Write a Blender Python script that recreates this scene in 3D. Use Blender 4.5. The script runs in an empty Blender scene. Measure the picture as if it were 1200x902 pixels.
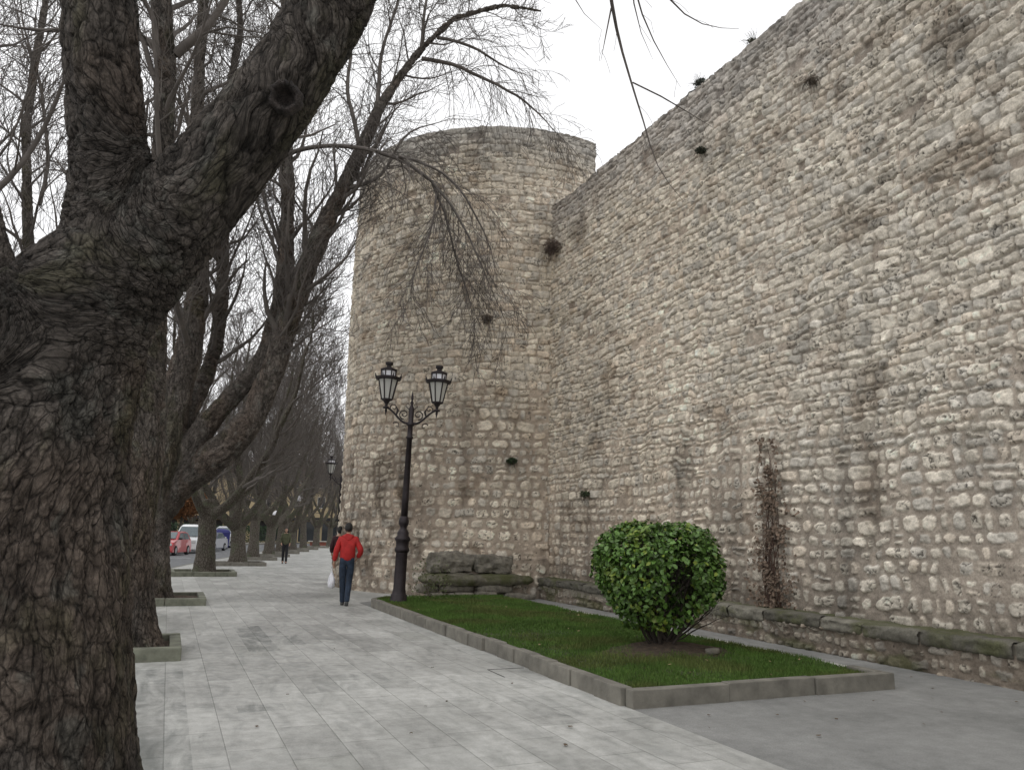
import bpy, bmesh, math, random
import numpy as np
from mathutils import Vector, Matrix
R = math.radians
scene = bpy.context.scene
C = scene.collection

# ---------------------------------------------------------------- camera, world, sun, exposure
def set_camera():
    yaw, pitch, roll = R(23.201), R(10.9), R(1.2)
    f = Vector((math.sin(yaw)*math.cos(pitch), math.cos(yaw)*math.cos(pitch), math.sin(pitch)))
    r0 = Vector((math.cos(yaw), -math.sin(yaw), 0)); u0 = r0.cross(f)
    r = r0*math.cos(roll)+u0*math.sin(roll); u = -r0*math.sin(roll)+u0*math.cos(roll)
    cd = bpy.data.cameras.new('camera'); co = bpy.data.objects.new('camera', cd); C.objects.link(co)
    co.matrix_world = Matrix(((r.x, u.x, -f.x, 0), (r.y, u.y, -f.y, 0), (r.z, u.z, -f.z, 1.55), (0, 0, 0, 1)))
    cd.sensor_fit = 'HORIZONTAL'; cd.sensor_width = 36.0; cd.lens = 36.0*915/1200
    cd.clip_start = 0.05; cd.clip_end = 3000
    scene.camera = co
set_camera()
SUN_EL, SUN_AZ = 58.0, 250.0      # azimuth of the light, degrees clockwise from +Y
def set_world():
    w = bpy.data.worlds.new('World'); scene.world = w; w.use_nodes = True
    nt = w.node_tree; nt.nodes.clear(); N = nt.nodes.new; L = nt.links.new
    sky = N('ShaderNodeTexSky'); sky.sky_type = 'NISHITA'; sky.sun_disc = False
    sky.sun_elevation = R(SUN_EL); sky.sun_rotation = R(SUN_AZ); sky.dust_density = 4; sky.air_density = 1
    hs = N('ShaderNodeHueSaturation'); hs.inputs['Saturation'].default_value = .25
    L(sky.outputs[0], hs.inputs['Color'])
    tc = N('ShaderNodeTexCoord'); mp = N('ShaderNodeMapping'); mp.inputs['Scale'].default_value = (1, 1, 2.6)
    no = N('ShaderNodeTexNoise'); no.inputs['Scale'].default_value = 1.6; no.inputs['Detail'].default_value = 4
    L(tc.outputs['Generated'], mp.inputs[0]); L(mp.outputs[0], no.inputs['Vector'])
    rp = N('ShaderNodeValToRGB'); rp.color_ramp.elements[0].position = .3; rp.color_ramp.elements[1].position = .75
    rp.color_ramp.elements[0].color = (12.2, 12.2, 12.3, 1); rp.color_ramp.elements[1].color = (13.2, 13.2, 13.4, 1)
    L(no.outputs[0], rp.inputs[0])
    mx = N('ShaderNodeMix'); mx.data_type = 'RGBA'; mx.inputs[0].default_value = .85
    L(hs.outputs[0], mx.inputs[6]); L(rp.outputs[0], mx.inputs[7])
    bg = N('ShaderNodeBackground'); bg.inputs['Strength'].default_value = .1
    out = N('ShaderNodeOutputWorld'); L(mx.outputs[2], bg.inputs[0]); L(bg.outputs[0], out.inputs[0])
set_world()
def set_sun():
    ld = bpy.data.lights.new('sun', 'SUN'); ld.energy = 0.5; ld.angle = R(35); ld.color = (1, .98, .95)
    o = bpy.data.objects.new('sun', ld); C.objects.link(o)
    a, e = R(SUN_AZ), R(SUN_EL)
    d = Vector((math.sin(a)*math.cos(e), math.cos(a)*math.cos(e), math.sin(e)))
    o.rotation_euler = d.to_track_quat('Z', 'Y').to_euler()
set_sun()
vs = scene.view_settings; vs.view_transform = 'Standard'; vs.look = 'None'; vs.gamma = 1; vs.exposure = 0.0
vs.use_curve_mapping = False
scene.cycles.max_bounces = 5; scene.cycles.diffuse_bounces = 3

# ---------------------------------------------------------------- helpers
def tag(o, label=None, cat=None, group=None, kind=None):
    if label: o['label'] = label
    if cat: o['category'] = cat
    if group: o['group'] = group
    if kind: o['kind'] = kind
    return o
def thing(name, label, cat, loc=(0, 0, 0), rz=0, group=None):
    o = bpy.data.objects.new(name, None); C.objects.link(o); o.empty_display_size = .2
    o.location = loc; o.rotation_euler = (0, 0, rz)
    return tag(o, label, cat, group)
def link(name, me, mat=None, parent=None):
    o = bpy.data.objects.new(name, me); C.objects.link(o)
    if mat is not None and not me.materials: me.materials.append(mat)
    if parent is not None: o.parent = parent
    return o
def copy_tree(o, parent=None):
    c = o.copy(); C.objects.link(c)
    if parent is not None: c.parent = parent; c.matrix_parent_inverse = o.matrix_parent_inverse
    for ch in [x for x in bpy.data.objects if x.parent == o]: copy_tree(ch, c)
    return c
def npmesh(name, V, F, smooth=True, col=None):
    """V (n,3), F (m,k) array of equal sized faces"""
    V = np.asarray(V, np.float32); F = np.asarray(F, np.int32); k = F.shape[1]
    me = bpy.data.meshes.new(name)
    me.vertices.add(len(V)); me.vertices.foreach_set('co', V.ravel())
    me.loops.add(F.size); me.loops.foreach_set('vertex_index', F.ravel())
    me.polygons.add(len(F)); me.polygons.foreach_set('loop_start', np.arange(0, F.size, k, dtype=np.int32))
    me.polygons.foreach_set('loop_total', np.full(len(F), k, np.int32))
    if smooth: me.polygons.foreach_set('use_smooth', np.ones(len(F), bool))
    me.update(calc_edges=True); me.validate()
    if col is not None:
        a = me.color_attributes.new('Col', 'FLOAT_COLOR', 'POINT')
        c4 = np.ones((len(V), 4), np.float32); c4[:, :3] = col; a.data.foreach_set('color', c4.ravel())
    return me
def bmfin(bm, name, mat=None, parent=None, smooth=False):
    me = bpy.data.meshes.new(name)
    bmesh.ops.recalc_face_normals(bm, faces=bm.faces)
    bm.to_mesh(me); bm.free()
    if smooth:
        for p in me.polygons: p.use_smooth = True
    return link(name, me, mat, parent)
def add_box(bm, x0, x1, y0, y1, z0, z1, bev=0.0, mtx=None):
    vs_ = [bm.verts.new(v) for v in ((x0, y0, z0), (x1, y0, z0), (x1, y1, z0), (x0, y1, z0), (x0, y0, z1), (x1, y0, z1), (x1, y1, z1), (x0, y1, z1))]
    fs = [bm.faces.new([vs_[i] for i in q]) for q in ((0, 3, 2, 1), (4, 5, 6, 7), (0, 1, 5, 4), (1, 2, 6, 5), (2, 3, 7, 6), (3, 0, 4, 7))]
    if mtx is not None: bmesh.ops.transform(bm, matrix=mtx, verts=vs_)
    if bev > 0:
        es = list({e for f in fs for e in f.edges})
        bmesh.ops.bevel(bm, geom=es, offset=bev, segments=2, profile=.6, affect='EDGES')
def add_lathe(bm, prof, n=16, loc=(0, 0, 0), cap=True, ang0=0.0):
    rings = []
    for r, z in prof:
        rings.append([bm.verts.new((loc[0]+r*math.cos(ang0+2*math.pi*i/n), loc[1]+r*math.sin(ang0+2*math.pi*i/n), loc[2]+z)) for i in range(n)])
    for a, b in zip(rings, rings[1:]):
        for i in range(n):
            bm.faces.new((a[i], a[(i+1) % n], b[(i+1) % n], b[i]))
    if cap:
        bm.faces.new(rings[0][::-1]); bm.faces.new(rings[-1])
def frames(P):
    P = np.asarray(P, float); T = np.gradient(P, axis=0); T /= np.linalg.norm(T, axis=1, keepdims=True)+1e-12
    up = np.array([0.31, 0.87, 0.38]) if abs(T[0, 2]) > .8 else np.array([0, 0, 1.])
    A = np.cross(T, up); A /= np.linalg.norm(A, axis=1, keepdims=True)+1e-9
    return T, A, np.cross(T, A)
class Tubes:
    """collects tapered tubes into one mesh"""
    def __init__(s): s.V = []; s.F = []; s.n = 0
    def add(s, P, rad, k=6):
        P = np.asarray(P, float); T, A, B = frames(P); rad = np.asarray(rad, float)[:, None]
        m = len(P); a = np.arange(k)*2*np.pi/k
        V = P[:, None, :]+rad[:, :, None]*(np.cos(a)[None, :, None]*A[:, None, :]+np.sin(a)[None, :, None]*B[:, None, :])
        s.V.append(V.reshape(-1, 3))
        i = np.arange(m-1)[:, None]*k; j = np.arange(k)[None, :]; j2 = (j+1) % k
        F = np.stack([i+j, i+j2, i+k+j2, i+k+j], -1).reshape(-1, 4)+s.n
        s.F.append(F); s.n += m*k
    def mesh(s, name): return npmesh(name, np.concatenate(s.V), np.concatenate(s.F))

# noise --------------------------------------------------------------
_tabs = {}
def vn(x, y, seed=0):
    t = _tabs.get(seed)
    if t is None: t = _tabs[seed] = np.random.default_rng(seed+77).random((256, 256)).astype(np.float32)
    xi = np.floor(x); yi = np.floor(y); fx = x-xi; fy = y-yi
    fx = fx*fx*(3-2*fx); fy = fy*fy*(3-2*fy)
    xi = xi.astype(np.int64) & 255; yi = yi.astype(np.int64) & 255; x1 = (xi+1) & 255; y1 = (yi+1) & 255
    return (t[yi, xi]*(1-fx)+t[yi, x1]*fx)*(1-fy)+(t[y1, xi]*(1-fx)+t[y1, x1]*fx)*fy
def fbm(x, y, seed=0, o=4, g=.5):
    s = 0; a = 1; tot = 0
    for i in range(o):
        s = s+a*vn(x*2**i+13.7*i, y*2**i+7.3*i, seed+i); tot += a; a *= g
    return s/tot
def vcell(x, y, seed, jit=.9):
    """2D cellular noise: distance to border between cells, and a random value per cell"""
    rng = np.random.default_rng(seed); t = rng.random((64, 64, 3)).astype(np.float32)
    xi = np.floor(x).astype(int); yi = np.floor(y).astype(int); d1 = np.full(x.shape, 9.); d2 = np.full(x.shape, 9.); v = np.zeros(x.shape)
    for dx in (-1, 0, 1):
        for dy in (-1, 0, 1):
            q = t[(yi+dy) & 63, (xi+dx) & 63]; d = np.hypot(xi+dx+.5+jit*(q[..., 0]-.5)-x, yi+dy+.5+jit*(q[..., 1]-.5)-y)
            n = d < d1; d2 = np.where(n, d1, np.minimum(d2, d)); v = np.where(n, q[..., 2], v); d1 = np.where(n, d, d1)
    return d2-d1, v
def sstep(a, b, x):
    t = np.clip((x-a)/(b-a), 0, 1); return t*t*(3-2*t)

# materials ----------------------------------------------------------
def newmat(name):
    m = bpy.data.materials.new(name); m.use_nodes = True; nt = m.node_tree
    b = nt.nodes['Principled BSDF']
    return m, nt, b
def ramp(nt, stops, src):
    r = nt.nodes.new('ShaderNodeValToRGB'); e = r.color_ramp.elements
    while len(e) < len(stops): e.new(.5)
    for q, (p, c) in zip(e, stops): q.position = p; q.color = (*c, 1)
    nt.links.new(src, r.inputs[0]); return r.outputs[0]
def noise(nt, scale, detail=5, rough=.55, vec=None, dist=0, sc3=None):
    n = nt.nodes.new('ShaderNodeTexNoise'); n.inputs['Scale'].default_value = scale; n.inputs['Detail'].default_value = detail
    n.inputs['Roughness'].default_value = rough; n.inputs['Distortion'].default_value = dist
    if vec is None:
        tc = nt.nodes.new('ShaderNodeTexCoord'); vec = tc.outputs['Object']
    if sc3 is not None:
        mp = nt.nodes.new('ShaderNodeMapping'); mp.inputs['Scale'].default_value = sc3; nt.links.new(vec, mp.inputs[0]); vec = mp.outputs[0]
    nt.links.new(vec, n.inputs['Vector']); return n.outputs[0]
def mixc(nt, fac, a, b, mode='MIX'):
    m = nt.nodes.new('ShaderNodeMix'); m.data_type = 'RGBA'; m.blend_type = mode
    for i, v in ((0, fac), (6, a), (7, b)):
        if isinstance(v, (int, float)): m.inputs[i].default_value = v
        elif isinstance(v, tuple): m.inputs[i].default_value = (*v, 1)
        else: nt.links.new(v, m.inputs[i])
    return m.outputs[2]
def math_(nt, op, a, b=None):
    m = nt.nodes.new('ShaderNodeMath'); m.operation = op
    for i, v in enumerate((a, b)):
        if v is None: continue
        if isinstance(v, (int, float)): m.inputs[i].default_value = v
        else: nt.links.new(v, m.inputs[i])
    return m.outputs[0]
def bump(nt, b, h, dist=.01, strength=1):
    n = nt.nodes.new('ShaderNodeBump'); n.inputs['Distance'].default_value = dist; n.inputs['Strength'].default_value = strength
    nt.links.new(h, n.inputs['Height']); nt.links.new(n.outputs[0], b.inputs['Normal'])
def plain(name, col, rough=.6, metal=0, var=.15, sc=8, bmp=0, spec=None):
    m, nt, b = newmat(name)
    n = noise(nt, sc)
    c = ramp(nt, [(.3, tuple(x*(1-var) for x in col)), (.7, tuple(min(1, x*(1+var)) for x in col))], n)
    nt.links.new(c, b.inputs['Base Color']); b.inputs['Roughness'].default_value = rough; b.inputs['Metallic'].default_value = metal
    if spec is not None: b.inputs['Specular IOR Level'].default_value = spec
    if bmp: bump(nt, b, noise(nt, sc*5), bmp)
    return m
def colattr_mat(name, fine=60, bmp=.004, amt=.35, rough=.95):
    m, nt, b = newmat(name)
    a = nt.nodes.new('ShaderNodeVertexColor'); a.layer_name = 'Col'
    n1 = noise(nt, fine, 6, .65); n2 = noise(nt, fine*.18, 5, .6)
    g1 = ramp(nt, [(.25, (1-amt,)*3), (.5, (1, 1, 1)), (.8, (1+amt*.7,)*3)], n1)
    g2 = ramp(nt, [(.3, (.82, .82, .82)), (.7, (1.15, 1.15, 1.15))], n2)
    c = mixc(nt, 1.0, mixc(nt, 1.0, a.outputs[0], g1, 'MULTIPLY'), g2, 'MULTIPLY')
    nt.links.new(c, b.inputs['Base Color']); b.inputs['Roughness'].default_value = rough
    b.inputs['Specular IOR Level'].default_value = .2
    bump(nt, b, n1, bmp)
    return m
M = {}
M['stone'] = colattr_mat('weathered_limestone', 45, .006)
M['plain_stone'] = plain('coping_stone', (.22, .20, .16), .95, bmp=.006, var=.35, sc=6)
def bark_mat(name, base, dark, moss, sc=1.0):
    m, nt, b = newmat(name)
    tc = nt.nodes.new('ShaderNodeTexCoord'); v = tc.outputs['Object']
    d = nt.nodes.new('ShaderNodeTexNoise'); d.inputs['Scale'].default_value = 5*sc; nt.links.new(v, d.inputs['Vector'])
    va = nt.nodes.new('ShaderNodeMix'); va.data_type = 'VECTOR'; va.inputs[0].default_value = .06
    nt.links.new(v, va.inputs[4]); nt.links.new(d.outputs['Color'], va.inputs[5])
    mp = nt.nodes.new('ShaderNodeMapping'); mp.inputs['Scale'].default_value = (1, 1, .45); nt.links.new(va.outputs[1], mp.inputs[0])
    vo = nt.nodes.new('ShaderNodeTexVoronoi'); vo.feature = 'DISTANCE_TO_EDGE'; vo.inputs['Scale'].default_value = 20*sc
    nt.links.new(mp.outputs[0], vo.inputs['Vector'])
    n1 = noise(nt, 30*sc, 8, .7, sc3=(1, 1, .6)); n2 = noise(nt, 2.2, 4); n3 = noise(nt, 110*sc, 4)
    crack = ramp(nt, [(0, (0, 0, 0)), (.14, (1, 1, 1))], vo.outputs['Distance'])
    mixed = math_(nt, 'MULTIPLY', crack, ramp(nt, [(.3, (.25,)*3), (.65, (1,)*3)], n1))
    c = mixc(nt, mixed, dark, base)
    c = mixc(nt, ramp(nt, [(.5, (0, 0, 0)), (.72, (.75, .75, .75))], n2), c, moss)
    c = mixc(nt, 1.0, c, ramp(nt, [(.3, (.8,)*3), (.7, (1.2,)*3)], n3), 'MULTIPLY')
    nt.links.new(c, b.inputs['Base Color']); b.inputs['Roughness'].default_value = .95; b.inputs['Specular IOR Level'].default_value = .15
    h = math_(nt, 'ADD', math_(nt, 'MULTIPLY', crack, .5), math_(nt, 'MULTIPLY', n1, 1.3))
    bump(nt, b, h, .018/sc)
    return m
M['bark'] = bark_mat('flaky_grey_bark', (.125, .108, .094), (.03, .025, .021), (.085, .078, .045))
M['bark2'] = bark_mat('mossy_brown_bark', (.165, .148, .125), (.05, .042, .034), (.10, .115, .07), .8)
M['bark_far'] = plain('dark_bark', (.075, .068, .06), .95, var=.45, sc=3)
M['twig'] = plain('twig_bark', (.12, .105, .094), .9, var=.3, sc=4)
LIMBS = {
 1: {
  'trunk': [
   [(-0.371,4.3,-0.135,0.6351),(-0.398,4.3,0.09,0.5506),(-0.434,4.3,0.337,0.4721),(-0.468,4.3,0.625,0.4546),(-0.545,4.3,1.223,0.4495),(-0.61,4.3,1.769,0.4432),(-0.632,4.3,2.135,0.4505),(-0.58,4.3,2.437,0.4347),(-0.482,4.3,2.69,0.359),(-0.402,4.3,2.869,0.278)],
   [(-0.496,4.3,2.578,0.3183),(-0.41,4.3,2.95,0.2179),(-0.418,4.3,3.252,0.1987),(-0.491,4.3,3.643,0.1876),(-0.556,4.3,4.021,0.1852),(-0.62,4.3,4.512,0.1837),(-0.745,4.3,5.325,0.1741),(-0.982,4.35,6.544,0.157),(-1.143,4.4,8.353,0.1316),(-1.56,4.5,10.47,0.1012)],
   [(-0.42,4.3,2.677,0.318),(-0.236,4.27,2.961,0.2642),(-0.021,4.24,3.302,0.2404),(0.19,4.2,3.637,0.2234),(0.4,4.16,4.04,0.2106),(0.599,4.12,4.544,0.2172),(0.738,4.1,5.177,0.2093),(0.803,4.1,6.123,0.1918),(0.924,4.2,7.667,0.1797),(1.415,4.4,10.348,0.1554),(2.109,4.7,14.147,0.122)],
   [(-0.593,4.3,2.358,0.3409),(-0.762,4.25,2.231,0.2888),(-0.976,4.2,2.208,0.2397),(-1.272,4.1,2.501,0.2148),(-1.552,4,2.841,0.1849),(-1.76,3.9,3.353,0.1599),(-1.977,3.9,4.197,0.1352),(-2.326,4,5.229,0.1042)],
  ],
  'twig': [
   [(1.988,4.9,7.577,0.0969),(2.99,5.6,7.999,0.065),(3.577,6.2,7.756,0.0356),(3.893,6.6,7.541,0.0282),(3.994,6.7,7.218,0.0246),(4.184,6.8,6.86,0.022),(4.368,6.85,6.463,0.0202),(4.543,6.9,6.164,0.0184),(4.594,6.9,5.779,0.0154),(4.772,6.9,5.496,0.0116),(5.045,6.9,5.313,0.0078)],
   [(4.336,6.85,6.592,0.0106),(4.689,6.8,6.541,0.0117),(4.977,6.8,6.379,0.0098),(5.405,6.8,6.269,0.007)],
   [(3.303,6,8.297,0.0435),(4.231,6.5,8.013,0.021),(4.678,6.7,7.672,0.0148),(5.007,6.8,7.597,0.0131),(5.374,6.8,7.527,0.0112),(5.837,6.8,7.69,0.0084)],
   [(4.004,6.4,8.178,0.0169),(4.262,6.7,7.462,0.0125),(4.585,6.8,7.192,0.0108),(4.731,6.8,6.907,0.0088),(5.033,6.9,6.741,0.006)],
   [(3.973,6.7,7.317,0.0114),(3.907,6.7,6.981,0.0084),(3.842,6.7,6.63,0.0056)],
   [(2.99,5.6,7.999,0.0406),(3.171,6.4,7.664,0.0178),(3.481,6.8,7.335,0.0103),(3.803,6.9,7.184,0.0077),(3.968,6.9,7.18,0.0048)],
   [(4.121,6.5,8.083,0.0171),(4.154,6.6,7.414,0.0095),(4.324,6.7,6.998,0.0077),(4.581,6.8,6.919,0.0049)],
  ],
 },
 2: {
  'trunk': [
   [(-0.402,11.55,-0.388,0.7576),(-0.432,11.55,-0.098,0.6087),(-0.477,11.55,0.237,0.4914),(-0.542,11.55,0.767,0.4621),(-0.601,11.55,1.523,0.4676),(-0.613,11.55,2.413,0.509),(-0.633,11.55,3.215,0.5046),(-0.714,11.55,3.794,0.4622),(-0.786,11.55,4.504,0.3268)],
   [(-0.572,11.5,3.446,0.3678),(-0.525,11.4,4.26,0.2548),(-0.51,11.3,5.204,0.1753),(-0.529,11.2,6.412,0.1419),(-0.619,11.2,7.689,0.1266),(-0.789,11.2,8.991,0.1164),(-0.981,11.2,10.619,0.1001),(-1.142,11.2,13.262,0.0779),(-1.526,11.2,15.987,0.0535)],
   [(-0.762,11.5,3.779,0.3445),(-1.237,11.6,3.864,0.2279),(-1.726,11.7,4.12,0.1474),(-2.09,11.8,4.509,0.1137),(-2.315,11.8,5.07,0.0968),(-2.536,11.8,5.755,0.0858),(-2.803,11.8,7.189,0.0755),(-2.92,11.9,8.79,0.066),(-3.396,12,11.218,0.0496)],
   [(-0.741,11.6,4.04,0.3027),(-0.909,12.2,5.435,0.1992),(-1.305,13,7.774,0.1491),(-1.578,13.6,11.386,0.133),(-2.259,14,15.777,0.0948)],
  ],
  'twig': [
   [(-0.525,11.2,7.981,0.0729),(-0.248,11.1,8.27,0.0612),(-0.061,11,8.699,0.0517),(0.154,10.9,9.255,0.0447),(0.365,10.8,10.22,0.0378)],
   [(-0.69,11.2,7.962,0.0604),(-0.933,11.3,8.168,0.0545),(-1.514,11.5,8.419,0.0485),(-2.153,11.8,8.15,0.0387),(-2.822,12,8.281,0.0301)],
   [(-2.526,11.8,5.757,0.0458),(-2.225,11.8,6.126,0.0396),(-2.02,11.8,6.998,0.0357),(-1.738,11.8,8.27,0.027)],
  ],
 },
 3: {
  'trunk': [
   [(-0.281,19.4,-0.347,0.7077),(-0.313,19.4,-0.023,0.5604),(-0.34,19.4,0.413,0.4783),(-0.396,19.4,1.147,0.4533),(-0.435,19.4,1.892,0.4946),(-0.405,19.4,2.651,0.5182),(-0.304,19.4,3.428,0.4655),(-0.13,19.4,4.427,0.4132),(0.067,19.4,5.663,0.3402),(0.122,19.4,6.92,0.274),(0.026,19.3,8.37,0.2353),(-0.262,19.2,10.468,0.1964),(-0.346,19.1,12.438,0.1676),(-0.433,19,14.463,0.138),(-0.848,19,17.755,0.0978)],
   [(-0.378,19.4,1.669,0.323),(0.057,19.3,2.437,0.3464),(0.6,19.2,2.959,0.3507),(1.135,19,3.443,0.3334),(1.591,18.9,4.2,0.3377),(1.854,18.8,5.121,0.3612),(2.04,18.7,6.115,0.3645),(2.271,18.6,7.111,0.3068),(2.632,18.5,8.391,0.2701),(3.092,18.4,9.661,0.2113),(3.474,18.3,10.749,0.1821),(3.822,18.2,11.881,0.1519),(4.282,18.1,12.829,0.121),(4.782,18,13.69,0.1003),(5.546,17.8,14.662,0.0814),(6.839,17.6,15.335,0.0647),(7.892,17.4,15.346,0.042)],
   [(-0.053,19.3,2.662,0.2887),(0.325,19.3,3.42,0.2739),(0.806,19.2,4.177,0.2676),(1.307,19.1,4.874,0.261),(1.717,18.9,5.538,0.2625),(1.93,18.9,6.612,0.2563),(1.953,18.9,7.908,0.2286),(1.901,18.9,9.448,0.2002),(1.789,18.8,10.514,0.1798),(1.765,18.7,12.075,0.1496),(1.457,18.6,13.826,0.1182),(1.452,18.6,16.783,0.0884)],
   [(-0.056,19.6,3.662,0.2567),(0.411,20,4.773,0.2262),(0.652,20.2,5.899,0.211),(0.681,20.3,7.248,0.1934),(0.586,20.3,8.591,0.1738),(0.572,20.3,10.217,0.1434),(0.33,20.3,12.081,0.1229),(0.523,20.3,14.374,0.103),(0.185,20.3,17.129,0.0816)],
   [(-0.585,19.6,2.654,0.309),(-1.81,20,4.173,0.195),(-2.861,20.2,5.699,0.1762),(-3.382,20.3,6.979,0.1577),(-3.639,20.3,8.713,0.1398),(-3.898,20.3,10.601,0.1215),(-3.897,20.3,12.391,0.1031),(-3.861,20.3,14.259,0.0883),(-3.912,20.3,17.159,0.0648)],
  ],
  'twig': [
   [(1.783,18.7,10.422,0.0841),(2.107,18.3,10.513,0.079),(2.797,17.8,10.524,0.0741),(3.524,17.3,10.344,0.0733),(4.187,17,10.09,0.067),(4.779,16.8,9.648,0.0608),(5.313,16.6,8.983,0.0524),(5.8,16.5,8.076,0.0442),(6.222,16.4,7.063,0.0319),(6.676,16.4,6.192,0.02)],
   [(4.082,17,10.11,0.0527),(4.9,16.9,10.001,0.0451),(5.644,16.8,9.451,0.0412),(6.269,16.8,8.473,0.031),(6.59,16.8,7.335,0.0206)],
   [(4.845,16.8,9.575,0.0487),(5.238,16.8,8.787,0.0446),(5.518,16.9,7.949,0.0366),(5.908,17,7.08,0.0265),(6.116,17,6.054,0.0183)],
   [(5.004,16.8,9.325,0.0406),(4.911,16.7,8.308,0.0319),(4.5,16.7,7.409,0.0255),(4.389,16.7,6.379,0.0174)],
   [(4.795,18,13.423,0.08),(5.595,17.8,13.378,0.0716),(6.595,17.5,12.934,0.0582),(7.477,17.2,12.435,0.0448),(8.136,17,11.666,0.0312),(8.664,16.9,11.208,0.0201)],
   [(5.153,17.9,14.082,0.0673),(6.148,17.6,13.885,0.054),(6.808,17.4,13.404,0.0405),(7.48,17.3,13.279,0.0272)],
   [(3.783,18.2,11.8,0.0867),(3.837,18.3,12.872,0.0748),(3.871,18.3,13.49,0.0665),(4.181,18.3,14.976,0.0542),(4.337,18.3,16.544,0.0368)],
   [(4.782,18,13.69,0.0713),(4.798,18,14.893,0.0586),(5.102,18,16.064,0.0458)],
   [(3.474,18.3,10.749,0.0857),(3.017,18.4,12.234,0.0736),(3.119,18.5,13.765,0.0574),(2.747,18.5,15.138,0.0444)],
   [(3.092,18.4,9.661,0.0845),(3.926,18,9.89,0.0634),(4.458,17.8,11.223,0.0472),(5.498,17.6,11.722,0.0327)],
   [(-3.401,20.3,8.758,0.0803),(-3.342,20.3,10.069,0.0713),(-3.734,20.4,11.81,0.062),(-4.299,20.4,13.255,0.0497),(-4.495,20.4,14.596,0.0418)],
   [(-1.072,19,12.184,0.0922),(-0.729,19,12.78,0.0872),(-0.292,19,13.324,0.0758),(0.065,19,14.261,0.0642),(0.253,19,15.171,0.052)],
  ],
 },
}
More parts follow.
